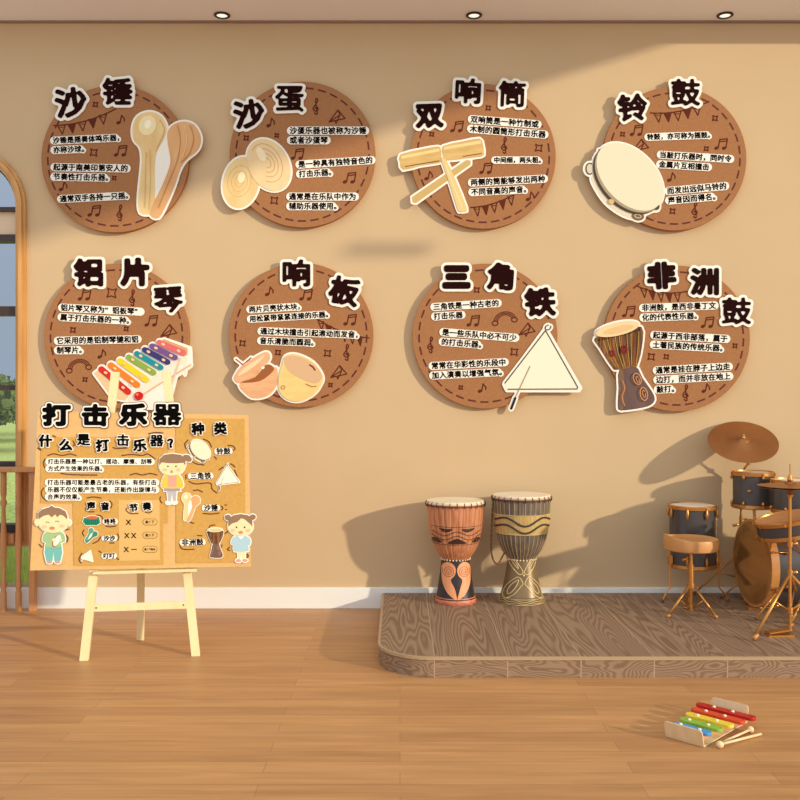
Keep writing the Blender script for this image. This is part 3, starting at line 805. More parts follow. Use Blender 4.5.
# ------------------------------------------------------------------ stage
SH = .088; SX0, SX1, SY = -.098, 3.35, -1.26
def stage_outline(inset=0, n=12):
    r = .24 - inset; x0 = SX0 + inset; y0 = SY + inset; cx_, cy_ = x0 + r, y0 + r
    p = [(SX1, -.02), (x0, -.02)]
    for i in range(n + 1):
        t = PI + PI / 2 * i / n
        p.append((cx_ + r * math.cos(t), cy_ + r * math.sin(t)))
    p.append((SX1, y0))
    return p
stage = thing('stage_platform', (1.3, -.6, 0), 'low weathered oak stage with a rounded corner carrying the drums', 'stage')
def slab(name, ol, z0, z1, m):
    n = len(ol); mb = MB((1.3, -.6, 0))
    mb.add([(x, y, z0) for x, y in ol] + [(x, y, z1) for x, y in ol], [tuple(range(n)), tuple(reversed(range(n, 2 * n)))] + [(i, (i + 1) % n, (i + 1) % n + n, i + n) for i in range(n)])
    return mb.build(name, m, stage)
slab('stage_side', stage_outline(.004), 0, SH - .014, stage_material(False))
slab('edge_band', stage_outline(0), SH - .014, SH - .001, mat('gold_edge_band', (178, 146, 108), .5))
slab('stage_deck', stage_outline(.012), SH - .001, SH, stage_material(True))

# ------------------------------------------------------------------ railing in front of the window
rl = thing('stair_railing', (wcx, -.07, 0), 'brown wooden railing with turned balusters in front of the arched window', 'railing')
yr = -.07; dr = D0 + yr
def xr(px): return (px - 400) / FP * dr
def zr(py): return CZ - (py - 400) / FP * dr
MB((wcx, -.07, 0)).box(xr(-130), xr(36), yr - .03, yr + .03, zr(472), zr(467)).build('top_rail', M_RAIL, rl, bevel=.004)
def baluster(x):
    h = zr(472); prof = [(.017, 0), (.017, .13 * h), (.012, .15 * h), (.019, .19 * h), (.011, .23 * h), (.016, .38 * h), (.018, .5 * h), (.012, .66 * h), (.010, .74 * h), (.018, .78 * h), (.011, .81 * h), (.016, .84 * h), (.016, h)]
    MB((wcx, -.07, 0)).lathe(prof, 16, (x, yr, 0)).build('baluster', M_RAIL, rl)
for px in (-101, -86, -71, -56, -41, -26, -11, 3.5, 18.5): baluster(xr(px))
MB((wcx, -.07, 0)).box(xr(30), xr(36), yr - .018, yr + .018, 0, zr(472)).build('end_post', M_RAIL, rl, bevel=.002)

# ------------------------------------------------------------------ easel with display board
YAW = math.radians(8.5); LEAN = math.radians(11)
org = P(140, 568.5, 4.09)
U = Vector((math.cos(YAW), math.sin(YAW), 0)); Bk = Vector((-math.sin(YAW), math.cos(YAW), 0))
V = Vector((0, 0, 1)) * math.cos(LEAN) + Bk * math.sin(LEAN); Wv = V.cross(U)
board = thing('display_board', org, 'tan percussion lesson board with cut-out children, resting on the easel', 'display board')
board.matrix_world = Matrix(((U.x, Wv.x, V.x, org.x), (U.y, Wv.y, V.y, org.y), (U.z, Wv.z, V.z, org.z), (0, 0, 0, 1)))
CAM = Vector((0, -D0, CZ))
BT = .016
def ray_plane(px, py, o):
    d = Vector(((px - 400) / FP, 1, -(py - 400) / FP)); t = (o - CAM).dot(Wv) / d.dot(Wv)
    return CAM + d * t
def BMAP(px, py, f=BT):
    q = ray_plane(px, py, org - Wv * f) - org
    return (q.dot(U), q.dot(V))
BM2 = lambda x, y: BMAP(x, y, BT + .003)
plate('board_panel', [[(30, 570.5), (251, 566.5), (248.5, 415), (38, 411)]], BMAP, 0, BT, M_BOARD, board)
plate('ochre_panel', [[(41, 437), (168, 437.5), (168, 523), (163, 523), (163.5, 564.5), (74, 565.5), (73, 503), (40.5, 503)]], BMAP, BT, BT + .003, M_PANEL, board)
plate('ochre_panel', [[(176, 418.5), (244.5, 419), (245.5, 562), (176, 563)]], BMAP, BT, BT + .003, M_PANEL, board)
plate('rhythm_panel', [[(118.5, 500), (159.5, 500), (160, 560), (119, 561)]], BM2, BT + .003, BT + .0042, mat('pale_ochre', (216, 170, 98), .85), board)
D2 = BT + .0045
for ch, x, y in (('打', 57, 415), ('击', 95.5, 415.5), ('乐', 133.5, 415), ('器', 167.5, 415)):
    title_char(board, BMAP, ch, x, y, 22 if ch != '器' else 23, 0, {'器': .7, '击': 1.15}.get(ch, 1.45), BT, out=1.5, outline=.8, m=M_BLACK, wide=1.27)
for ch, x, y, r in (('什', 46, 441, 0), ('么', 66, 445, 4), ('是', 84, 440, 0), ('打', 103, 445.5, 5), ('击', 123.3, 440.5, 0), ('乐', 140, 445.5, 5), ('器', 157, 441, 0), ('？', 170.7, 443.5, 8)):
    title_char(board, BM2, ch, x, y, 12.5 if ch != '？' else 11, r, .6 if ch not in '器是击' else .34, D2, out=.9, m=M_BLACK, name='heading_character', wide=1.1)
for ch, x, y, s in (('声', 91.5, 506, 8.5), ('音', 105.5, 506.3, 8.5), ('节', 134, 507.8, 8.5), ('奏', 147.3, 506.3, 8.5), ('种', 198, 429, 12.5), ('类', 220.5, 428.7, 12.5)):
    title_char(board, BM2, ch, x, y, s, 3, .34 if s < 10 else .55, D2, out=.8, m=M_BLACK, name='heading_character', wide=1.05)
text_strip(board, BM2, ['打击乐器是一种以打、摇动、摩擦、刮等', '方式产生效果的乐器。'], 48, 461.7, 5.8, 7.1, 0, D2, bold=.12, out=1.5, th=.003)
text_strip(board, BM2, ['打击乐器可能是最古老的乐器，有些打击', '乐器不仅仅能产生节奏，还能作出旋律与', '合声的效果。'], 47.5, 482.6, 6.08, 7.2, 0, D2, bold=.12, out=1.5, th=.003)
for t, x, y, p in (('咚咚', 104.3, 521.7, 6), ('沙沙', 103.5, 538.4, 6), ('叮叮', 103.3, 556, 6), ('铃鼓', 216.3, 451.5, 7.2), ('三角铁', 190, 476.3, 7.2), ('沙锤', 203.8, 508, 7.2), ('非洲鼓', 181.5, 542.5, 7.4)):
    text_strip(board, BM2, [t], x, y, p, 7, 1, D2, bold=.2, out=.8, th=.003)
def bare_text(t, x, y, s, m=M_BLACK, name='lettering', bold=.1, d=None):
    F = Field(x - s * len(t), y - s, x + s * len(t), y + s, max(s / 45, .06))
    for i, ch in enumerate(t):
        g = glyph_at(ch, x + (i - (len(t) - 1) / 2) * s * .95, y, s, True)
        if g: F.polys(g, margin=1)
    dd = d or D2
    return plate(name, F.loops(bold, 4), BM2, dd, dd + .001, m, board)
bare_text('X', 128.5, 522.3, 7.2, bold=.12); bare_text('XX', 130.3, 535.6, 7.2, bold=.12); bare_text('X', 126.3, 549.5, 7.2, bold=.12)
plate('lettering', [[(131.2, 549), (136.8, 549), (136.8, 549.8), (131.2, 549.8)]], BM2, D2, D2 + .001, M_BLACK, board)
for y, t in ((522, '敲1下'), (535.2, '敲2下'), (549.3, '敲1下延长')):
    w = 7
    def pill(hw, hh): return [(150 + sx * (hw - hh) + hh * math.cos(a), y + hh * math.sin(a)) for sx, a0 in ((1, -PI / 2), (-1, PI / 2)) for a in [a0 + PI * i / 10 for i in range(11)]]
    plate('pill_outline', [pill(7.4, 3.3)], BM2, D2, D2 + .0008, cmat((140, 92, 46)), board)
    plate('pill_label', [pill(6.9, 2.8)], BM2, D2 + .0008, D2 + .0014, mat('pale_ochre', (216, 170, 98), .85), board)
    bare_text(t, 150, y, 3.1 if len(t) < 4 else 2.3, d=D2 + .0016, bold=.04)
# picture cut-outs on the board
def aff(ox, oy, s, tx, ty, k, rot=0):
    """source units -> pixels of the source picture -> scaled by k about its centre (ox,oy) and moved to tx,ty"""
    c, s_ = math.cos(math.radians(rot)), math.sin(math.radians(rot))
    return lambda x, y: (tx + ((x - ox) * c - (y - oy) * s_) / s * k, ty + ((x - ox) * s_ + (y - oy) * c) / s * k)
def scaled(fn, k, *a):
    ps, ex = fn(*a)
    return [(n, kd, p, r * k, c) for n, kd, p, r, c in ps], ex
def icon(nm, fn, k, ox, oy, s, tx, ty, rot=0, *a):
    ps, ex = scaled(fn, k, *a)
    ps = [q for q in ps if not (q[1] == 'stroke' and q[3] < .12)]
    cutout(board, BM2, nm, ps, aff(ox, oy, s, tx, ty, k, rot), .6, D2, th=.003, extra=ex, h=.16, step=.0005)
icon('tambourine_cutout', tamb_pieces, .30, 370, 410, 8, 199.5, 451)
icon('triangle_cutout', tri_pieces, .31, 612, 500, 4, 227.5, 476, -6)
icon('maraca_cutout', maracas_pieces, .27, 550, 420, 4, 191.5, 507.5)
icon('hand_drum_cutout', djem_pieces, .34, 300, 430, 7.625, 215, 543, 12)
icon('triangle_cutout', tri_pieces, .16, 612, 500, 4, 88.5, 556, 18)
icon('maraca_cutout', maracas_pieces, .15, 550, 420, 4, 91.5, 536.5, 25, (96, 150, 120), (60, 130, 104))
cutout(board, BM2, 'guiro_cutout', [('guiro_print', 'poly', [(84, 518), (99.5, 517), (100.5, 523), (97, 525.3), (86, 525.3), (83, 522)], 0, (36, 128, 96)),
        ('guiro_print', 'poly', ell(92.5, 517.6, 6, 1.6), 0, (206, 96, 60))] + [('ridge_print', 'stroke', [(86 + i * 2, 520), (86.2 + i * 2, 524)], .28, (20, 90, 66)) for i in range(7)],
       lambda x, y: (x, y), .6, D2, th=.003, h=.16, step=.0005)
# children
SKIN = (250, 214, 160); HAIR = (146, 112, 82)
def kid(nm, ps, A, lbl):
    o = cutout(board, BMAP, nm, ps, A, 1.0, BT + .004, th=.004, h=.22, step=.0006)
    o['label'] = lbl
Zb = lambda x, y: (30 + x / 6.667, 480 + y / 6.667)
kid('boy_cutout', [('leg_print', 'poly', smooth_poly([(106, 430), (212, 430), (206, 540), (166, 542), (160, 470), (152, 542), (112, 540)], 2), 0, (116, 178, 164)),
    ('shoe_print', 'poly', ell(132, 548, 18, 9), 0, (206, 150, 130)), ('shoe_print', 'poly', ell(186, 548, 18, 9), 0, (206, 150, 130)),
    ('shirt_print', 'poly', smooth_poly([(112, 350), (205, 345), (232, 370), (236, 410), (205, 420), (206, 448), (112, 450), (112, 420), (88, 408), (92, 372)], 2), 0, (156, 186, 128)),
    ('tambourine_print', 'poly', ell(178, 408, 22, 44, 28), 0, (176, 112, 70)), ('tambourine_print', 'poly', ell(184, 404, 18, 40, 28), 0, (246, 236, 214)),
    ('hand_print', 'poly', ell(164, 400, 14, 11), 0, SKIN), ('hand_print', 'poly', ell(206, 400, 12, 10), 0, SKIN),
    ('face_print', 'poly', ell(52, 285, 16, 18), 0, SKIN), ('face_print', 'poly', ell(262, 285, 16, 18), 0, SKIN), ('face_print', 'poly', ell(157, 275, 100, 78), 0, SKIN),
    ('hair_print', 'poly', [(62, 262), (60, 222), (88, 196), (135, 182), (150, 172), (165, 184), (200, 188), (240, 210), (254, 245), (250, 262), (228, 240), (205, 232), (186, 250), (172, 230), (150, 250), (128, 232), (96, 240)], 0, HAIR),
    ('eye_print', 'stroke', ell(122, 288, 11, 8, 0, 8, 190, 350), .3, (110, 60, 40)), ('eye_print', 'stroke', ell(186, 282, 11, 8, 0, 8, 190, 350), .3, (110, 60, 40)),
    ('mouth_print', 'poly', ell(152, 322, 18, 11), 0, (232, 128, 92)), ('cheek_print', 'poly', ell(100, 312, 15, 10), 0, (250, 190, 140)), ('cheek_print', 'poly', ell(218, 306, 15, 10), 0, (250, 190, 140))],
    Zb, 'cartoon boy in green with a tambourine')
Zg = lambda x, y: (140 + x / 6.667, 400 + y / 6.667)
kid('girl_cutout', [('leg_print', 'poly', [(182, 600), (246, 600), (240, 680), (222, 680), (214, 620), (206, 682), (190, 682)], 0, (186, 176, 172)),
    ('shoe_print', 'poly', ell(192, 686, 18, 10), 0, (240, 226, 206)), ('shoe_print', 'poly', ell(230, 684, 18, 10), 0, (240, 226, 206)),
    ('skirt_print', 'poly', [(168, 576), (262, 576), (272, 608), (160, 608)], 0, (158, 150, 152)),
    ('jacket_print', 'poly', smooth_poly([(175, 500), (258, 500), (284, 540), (290, 576), (262, 590), (168, 590), (144, 576), (150, 535)], 2), 0, (240, 190, 70)),
    ('shirt_print', 'poly', [(188, 500), (246, 500), (242, 580), (190, 580)], 0, (240, 158, 134)),
    ('hair_print', 'poly', smooth_poly([(290, 372), (322, 368), (346, 392), (338, 412), (312, 408), (296, 394)], 3), 0, HAIR),
    ('face_print', 'poly', ell(214, 440, 86, 66), 0, SKIN),
    ('hair_print', 'poly', [(130, 440), (134, 395), (165, 368), (215, 360), (275, 368), (304, 400), (304, 440), (292, 420), (250, 424), (200, 424), (146, 418)], 0, HAIR),
    ('eye_print', 'stroke', ell(188, 444, 3, 3), .35, (110, 60, 40)), ('eye_print', 'stroke', ell(242, 444, 3, 3), .35, (110, 60, 40)),
    ('mouth_print', 'poly', ell(213, 480, 7, 9), 0, (226, 120, 90)), ('cheek_print', 'poly', ell(170, 466, 12, 9), 0, (250, 186, 138)), ('cheek_print', 'poly', ell(258, 466, 12, 9), 0, (250, 186, 138))],
    Zg, 'cartoon girl in a yellow jacket with a ponytail')
Zh = lambda x, y: (140 + x / 6.667, 480 + y / 6.667)
kid('girl_cutout', [('leg_print', 'poly', [(652, 470), (704, 470), (698, 530), (684, 530), (678, 480), (670, 530), (656, 530)], 0, SKIN),
    ('shoe_print', 'poly', ell(656, 538, 18, 10), 0, (226, 150, 130)), ('shoe_print', 'poly', ell(700, 536, 18, 10), 0, (226, 150, 130)),
    ('dress_print', 'poly', smooth_poly([(640, 374), (706, 374), (736, 396), (734, 432), (718, 438), (724, 474), (628, 476), (628, 438), (608, 424), (616, 392)], 2), 0, (172, 196, 200)),
    ('collar_print', 'poly', [(654, 374), (694, 374), (674, 396)], 0, (246, 238, 220)),
    ('hair_print', 'poly', ell(586, 250, 20, 18), 0, HAIR), ('hair_print', 'poly', ell(752, 248, 20, 18), 0, HAIR),
    ('face_print', 'poly', ell(670, 310, 84, 62), 0, SKIN),
    ('hair_print', 'poly', [(590, 312), (592, 260), (625, 236), (670, 228), (720, 236), (748, 262), (750, 310), (728, 288), (696, 262), (676, 256), (650, 280), (612, 292)], 0, HAIR),
    ('eye_print', 'stroke', ell(644, 316, 3, 3), .45, (90, 50, 36)), ('eye_print', 'stroke', ell(698, 316, 3, 3), .45, (90, 50, 36)),
    ('mouth_print', 'poly', ell(672, 350, 15, 10), 0, (226, 128, 96)), ('cheek_print', 'poly', ell(622, 336, 13, 9), 0, (250, 186, 138)), ('cheek_print', 'poly', ell(722, 336, 13, 9), 0, (250, 186, 138))],
    Zh, 'cartoon girl in pale blue with two hair buns')
# brown crayon squiggles
F = Field(28, 405, 255, 575, .25)
SQ = [[(48, 455.5), (54, 453.8), (62, 455.5), (70, 454), (76, 455.5)], [(122, 455.5), (132, 454.5), (142, 455.5), (148, 454), (155, 459)], [(45, 459), (43.5, 463), (44.5, 467), (46, 469)],
      [(61, 473.5), (70, 474.5), (84, 475), (97, 475)], [(130, 475), (136, 473.5), (142, 475), (150, 473.5), (157, 475)], [(43.5, 488), (41.5, 492), (42.5, 497), (47, 501)], [(87, 498), (93, 497), (101, 498)],
      [(113, 447.5), (117, 448.5), (127, 448)], [(149, 433.5), (156, 432.5), (163, 433)], [(148, 438), (148.5, 441)], [(38, 448), (41, 450)], [(53, 435.5), (55.5, 437)], [(73, 441), (74.5, 444), (73, 446)],
      [(85.5, 508.5), (88, 511.5), (94, 511.8)], [(110, 501), (112, 504), (111, 508)], [(127, 508), (126, 510), (130, 513.5), (138, 513.5)], [(152, 511), (149, 513), (145, 512)], [(97, 515), (101, 516), (103, 519)],
      [(106, 526), (110, 526.8), (116, 526)], [(84, 530), (82.5, 533), (84, 536)], [(93, 543.5), (98, 541), (100.5, 537)], [(117.5, 534), (119, 537), (118, 540)], [(110, 543), (114, 543)],
      [(82, 553), (79, 559), (81, 563)], [(116, 556), (117.5, 559), (119, 559)], [(99, 551), (101, 552.5)], [(66, 530), (69, 529)], [(66, 535), (68, 538), (67, 542)], [(39.5, 544.5), (42, 547)],
      [(188, 440), (184.8, 444), (186, 448.5)], [(203.5, 439), (209, 442), (211.5, 447)], [(192, 461.5), (197, 464), (204, 465)], [(214.5, 456.5), (216.5, 459)], [(228, 445.5), (233, 446), (235, 449), (232, 451)],
      [(186, 475), (186, 479)], [(189, 481.5), (196, 484), (210, 483), (212, 489), (217, 493)], [(226, 465), (231, 464), (235, 467)], [(219, 470), (223, 467)], [(234.5, 470), (237.5, 477)],
      [(193.5, 490.5), (198, 490), (202.5, 492)], [(186, 508), (187.5, 518), (191, 522.5), (194, 523)], [(203, 513.5), (212, 514), (219, 513)], [(221, 506), (223, 508), (221.5, 510)], [(225, 505), (226.5, 505)], [(225.5, 509.5), (226.5, 509.5)],
      [(208, 532), (210, 526), (215, 525)], [(224, 534), (228, 531.5)], [(179.5, 543.5), (181.5, 548.5), (188, 549.5), (194, 549.2)], [(197.5, 535.5), (202, 535.8)], [(222, 545), (220, 550), (221.5, 554)], [(229.5, 547), (227.5, 549.5), (229.5, 550.5)],
      [(160.5, 497), (160, 500), (162, 503)], [(168.5, 502.5), (173, 503.8), (177, 503)], [(247, 554), (248.5, 556), (246, 558.5)]]
for q in SQ: F.stroke(smooth_line(q, 4), .55, margin=1.5)
plate('scribble_print', F.loops(0), BM2, D2 - .0012, D2 - .0002, mat('crayon_brown', (96, 44, 22), .8), board)

# easel
easel = thing('easel', (org.x, org.y, 0), 'pale pine tripod easel holding the lesson board', 'easel')
eo = (org.x, org.y, 0)
def eplane(px, py, back):      # point on the plane 'back' metres behind the board's rear face
    return ray_plane(px, py, org + Wv * back)
def leg(pa, pb, w, t, back, toe=True):
    a, b = eplane(*pa, back), eplane(*pb, back)
    if toe: a = a + (b - a) * ((0 - a.z) / (b.z - a.z))      # cut at the floor
    return a, b
EB = .026 / 2 + .002
la, lb = leg((84, 662), (115.5, 372), .03, .022, EB)
ra, rb = leg((196, 657), (166.5, 372), .03, .022, EB)
def slab_leg(a, b, w, t):
    # rectangular leg, ends cut level with the floor
    z = (b - a).normalized(); x = (U - z * U.dot(z)).normalized(); y = Wv.normalized()
    hx = Vector((x.x, x.y, 0)) 
    mb = MB(eo); vs = []
    for p in (a, b):
        for j in (-1, 1):
            for i in (-1, 1):
                q = p + x * i * w / 2 + y * j * t / 2
                q = q + z * ((p.z - q.z) / z.z)
                vs.append(q)
    return mb.add(vs, [(0, 2, 3, 1), (4, 5, 7, 6), (0, 1, 5, 4), (2, 6, 7, 3), (0, 4, 6, 2), (1, 3, 7, 5)])
slab_leg(la, lb, .038, .026).build('leg', M_PINE, easel, bevel=.0015)
slab_leg(ra, rb, .038, .026).build('leg', M_PINE, easel, bevel=.0015)
topc = (la + (lb - la) * .83 + ra + (rb - ra) * .83) / 2 + Wv * .03
foot = P(140.5, 640, 0); foot = Vector(((140.5 - 400) / FP * (CZ * FP / 240), CZ * FP / 240 - D0, 0))
slab_leg(foot, topc, .034, .022).build('rear_leg', M_PINE, easel, bevel=.0015)
def cross(t, w, h, name, back=0, ext=0):
    a = la + (lb - la) * t + Wv * back; b = ra + (rb - ra) * t + Wv * back
    d = (b - a).normalized()
    mb = MB(eo).beam(a - d * ext, b + d * ext, h, w, up=Wv)
    return mb.build(name, M_PINE, easel, bevel=.0015)
cross(.172, .018, .034, 'cross_bar', -.004, -.016)
cross(.83, .02, .034, 'cross_bar', .024, .012)
# shelf under the board
sa = eplane(94, 571.5, 0); sb = eplane(197, 568, 0)
zt = org.z - .0015
sh = MB(eo)
Ms = Matrix(((U.x, Bk.x, 0, org.x), (U.y, Bk.y, 0, org.y), (0, 0, 1, org.z), (0, 0, 0, 1)))
xa, xb = (sa - org).dot(U), (sb - org).dot(U)
sh.box(xa, xb, -.035, .012, -.016, -.0045, Ms); sh.build('shelf', M_PINE, easel, bevel=.0015)
for t, s in ((.172, 1), (.172, -1)):
    for base, tip, sd in ((la, lb, 1), (ra, rb, -1)):
        if s == 1:
            c = base + (tip - base) * t + U * sd * .03 - Wv * .013
            MB(eo).tube([c, c - Wv * .004], .0035, 10).build('bolt', mat('dark_bolt', (90, 70, 50), .4, .6), easel)

# ------------------------------------------------------------------ goblet drums
def stage_d(py): return (CZ - SH) * FP / (py - 400)
def wrap_decal(name, loops, prof, c, m, parent, org_, off=.0015, turns=(0,), px=.0053, cuts=3.0):
    """flat outlines in px (u right, v = metres of height) laid round a turned body"""
    for tn in turns:
        cu_loops = loops
        tmp = plate('decal', cu_loops, lambda u, v: (u, v), 0, .1, m, None)
        me = tmp.data; bm = bmesh.new(); bm.from_mesh(me)
        dele = [f for f in bm.faces if f.calc_center_median().y > -.09]
        bmesh.ops.delete(bm, geom=dele, context='FACES')
        xs = [v.co.x for v in bm.verts]; zs = [v.co.z for v in bm.verts]
        x = math.floor(min(xs) / cuts) * cuts
        while x < max(xs):
            bmesh.ops.bisect_plane(bm, geom=bm.verts[:] + bm.edges[:] + bm.faces[:], plane_co=(x, 0, 0), plane_no=(1, 0, 0)); x += cuts
        z = math.floor(min(zs) / cuts) * cuts
        while z < max(zs):
            bmesh.ops.bisect_plane(bm, geom=bm.verts[:] + bm.edges[:] + bm.faces[:], plane_co=(0, 0, z), plane_no=(0, 0, 1)); z += cuts
        hs = [p[1] for p in prof]; rs = [p[0] for p in prof]
        for v in bm.verts:
            zz = v.co.z
            r = float(np.interp(zz, hs, rs)); th = math.asin(max(-.985, min(.985, v.co.x / r)))
            r += .6
            a = -PI / 2 + th + tn
            v.co = Vector((c[0] + r * px * math.cos(a), c[1] + r * px * math.sin(a), c[2] + zz * px)) - Vector(org_)
        bm.to_mesh(me); bm.free(); me.update(); tmp.name = name; tmp.parent = parent

def on_body(prof, c, u, h, px, off=.0, tn=0):
    r = float(np.interp(h, [p[1] for p in prof], [p[0] for p in prof]))
    th = math.asin(max(-.99, min(.99, u / r))) - PI / 2 + tn
    r = r * px + off
    return Vector((c[0] + r * math.cos(th), c[1] + r * math.sin(th), c[2] + h * px))

def djembe(cx_px, top_y, label, kind):
    d = 4.77; px = d / FP
    c = Vector(((cx_px - 400) * px, d - D0, SH)); H = (CZ - SH) / px - (top_y - 400)      # height in px
    root = thing('goblet_drum', c, label, 'hand drum')
    y = lambda yy: H - (yy - top_y)            # picture row -> height in px
    b = 556 if kind == 2 else 557.5
    # body profile (px)
    if kind == 1:
        foot = [(20.2, 0), (20.6, 1.5), (20.2, y(596)), (19.2, y(595.2)), (17.6, y(585)), (15.6, y(572)), (14.2, y(560)), (13.6, y(556))]
    else:
        foot = [(22, 0), (22.3, 2), (21.8, 7), (20.5, y(594)), (19.8, y(591)), (17.2, y(580)), (15.2, y(568)), (14, y(559)), (13.8, y(555))]
    bowl = [(13.2, y(558)), (15.5, y(555.5)), (19, y(550.5)), (22.2, y(544)), (24.6, y(536)), (26.2, y(527)), (27.4, y(516)), (28.3, y(505)), (28.6, y(top_y + 2.5))]
    sc = lambda pr: [(r * px, h * px) for r, h in pr]
    wood = mat('orange_drum_wood', (210, 140, 98), .45, var=(178, 104, 66), scale=(70, 70, 8)) if kind == 1 else mat('dark_drum_wood', (92, 76, 66), .5, var=(128, 108, 88), scale=(80, 80, 8))
    footm = mat('black_painted_foot', (44, 34, 34), .4) if kind == 1 else mat('olive_gold_foot', (140, 112, 74), .38, .25, var=(118, 92, 62), scale=(20, 20, 10))
    MB(c).lathe(sc(foot), 64, c).build('drum_foot', footm, root)
    nfl = 26
    fine = [(float(np.interp(h, [q[1] for q in bowl], [q[0] for q in bowl])), h) for h in np.linspace(bowl[0][1], bowl[-1][1], 26)]
    hmid = (bowl[0][1] + bowl[-1][1]) / 2 * px
    MB(c).lathe(sc(fine), 208, c, rip=lambda a, z: .012 * math.cos(nfl * a)).build('drum_bowl', wood, root)
    MB(c).lathe(sc([(0, H + .3), (20, H + .35), (28.2, H), (28.9, H - .8), (28.9, H - 2.0), (28, H - 2.0), (0, H - 1)]), 64, c).build('drum_skin', mat('cream_drum_skin', (240, 222, 186), .6, var=(232, 208, 170), scale=(10, 10, 10)), root)
    ringm = mat('pale_ring', (228, 196, 158), .5) if kind == 1 else mat('pinkish_ring', (206, 160, 130), .5)
    n = 64
    rr = 28.9
    MB(c).tube([(c.x + rr * px * math.cos(2 * PI * i / n), c.y + rr * px * math.sin(2 * PI * i / n), c.z + (H - 2.4) * px) for i in range(n)], .9 * px, 8, closed=True).build('hoop', ringm, root)
    MB(c).tube([(c.x + 29.2 * px * math.cos(2 * PI * i / n), c.y + 29.2 * px * math.sin(2 * PI * i / n), c.z + (H - 4.4) * px) for i in range(n)], .45 * px, 8, closed=True).build('hoop', mat('dark_cord', (84, 52, 34), .7), root)
    # knots over the hoops
    kn = MB(c)
    for i in range(26):
        a = 2 * PI * (i + .5) / 26; ca, sa_ = math.cos(a), math.sin(a)
        kn.tube([(c.x + q * px * ca, c.y + q * px * sa_, c.z + (H + h) * px) for q, h in ((28.6, -.6), (30.0, -1.8), (30.1, -4.4), (29.2, -6))], .36 * px, 6)
    kn.build('rope_loops', mat('dark_cord', (84, 52, 34), .7), root)
    # vertical lacing: a rope zigzag
    rp = MB(c); ph = bowl
    m = 26 if kind == 1 else 34
    for i in range(m):
        a = 2 * PI * (i + .5) / m
        pts = []
        for h in np.linspace(bowl[-1][1] - 2, bowl[0][1] + 1.2, 10):
            r = float(np.interp(h, [q[1] for q in bowl], [q[0] for q in bowl])) * px * 1.012 + .0006
            pts.append((c.x + r * math.cos(a), c.y + r * math.sin(a), c.z + h * px))
        rp.tube(pts, .0011, 5)
    rp.build('rope_lacing', mat('tan_lacing', (224, 160, 104), .6) if kind == 1 else mat('straw_lacing', (204, 176, 120), .6), root)
    # ring of loops at the waist
    bd = MB(c)
    for i in range(28):
        a = 2 * PI * i / 28
        bd.ball((c.x + 14.4 * px * math.cos(a), c.y + 14.4 * px * math.sin(a), c.z + (bowl[0][1] - .2) * px), .0052, 6)
    bd.build('waist_rope', mat('cream_rope', (226, 196, 158), .6), root)
    if kind == 1:
        turns = (0, PI)
        dk = mat('burnt_carving', (58, 32, 22), .6); ltm = mat('orange_swirl', (226, 140, 88), .5, var=(234, 158, 104), scale=(30, 30, 10))
        loops = [smooth_poly([(-17, y(525)), (-10, y(525.6)), (-4.5, y(525.2)), (-7, y(528)), (-12, y(528.6)), (-15, y(527))], 3),
                 smooth_poly([(4.5, y(525.2)), (10, y(525.6)), (17, y(525)), (15, y(527.4)), (11, y(528.8)), (7, y(528))], 3),
                 smooth_poly([(-9, y(540)), (-4, y(536.4)), (0, y(535)), (4, y(536.4)), (9.5, y(540)), (0, y(540.4))], 3),
                 smooth_poly([(-23.4, y(539.5)), (-22.5, y(535.4)), (-18.5, y(535.4)), (-14.5, y(539.6))], 3),
                 smooth_poly([(23.2, y(539.5)), (22.5, y(535.4)), (18.5, y(535.4)), (15.0, y(539.6))], 3)]
        wrap_decal('carved_band', loops, bowl, c, dk, root, c, turns=turns, px=px)
        ln = MB(c)
        for tn in turns:
            for dy in (0, 4.2):
                pts = [(u, 530.3 + dy + 2.1 * math.cos(u / 25 * PI * 2) * (-1) ) for u in np.linspace(-25, 25, 40)]
                ln.tube([on_body(bowl, c, u, y(v), px, .0025, tn) for u, v in pts if abs(u) < 24.8], .0016, 5)
            for v in (523.6, 541.4):
                ln.tube([on_body(bowl, c, u, y(v), px, .0022, tn) for u in np.linspace(-24.2, 24.2, 30)], .0012, 5)
        ln.build('carved_line', dk, root)
        sw = [[(x, y(v)) for x, v in smooth_poly([(-8.6, 559.8), (-3.4, 561.5), (-.6, 566.5), (-1.8, 572.5), (-5.4, 577.2), (-1.8, 585), (.2, 595.2), (-3.4, 594.2), (-9, 589), (-12.8, 581), (-13.9, 572), (-13.4, 563.5)], 4)],
              [(x, y(v)) for x, v in smooth_poly([(8.6, 559.8), (3.4, 561.5), (.6, 566.5), (1.8, 572.5), (5.4, 577.2), (3.4, 585), (.8, 595.2), (4.4, 594.2), (9.6, 589), (13.2, 581), (13.9, 572), (13.4, 563.5)], 4)]]
        for k in sw: wrap_decal('swirl_panel', [k], foot, c, ltm, root, c, turns=turns, px=px)
        sp = MB(c)
        for tn in turns:
            for cxx, sgn in ((-7.4, 1), (7.4, -1)):
                pts = []
                for i in range(60):
                    a = i / 60 * 5.2 * PI; r = .6 + a * .33
                    pts.append((cxx + sgn * r * math.cos(a), 568.5 + r * math.sin(a)))
                sp.tube([on_body(foot, c, u, y(v), px, .0026, tn) for u, v in pts], .0018, 5)
        sp.build('spiral_line', mat('rust_line', (150, 74, 40), .6), root)
        MB(c).lathe(sc([(20.4, 0), (20.9, 1), (20.5, y(597.5)), (19.7, y(595))]), 64, c).build('foot_band', mat('salmon_band', (218, 130, 94), .5, var=(196, 104, 70), scale=(60, 60, 60)), root)
        wv = MB(c)
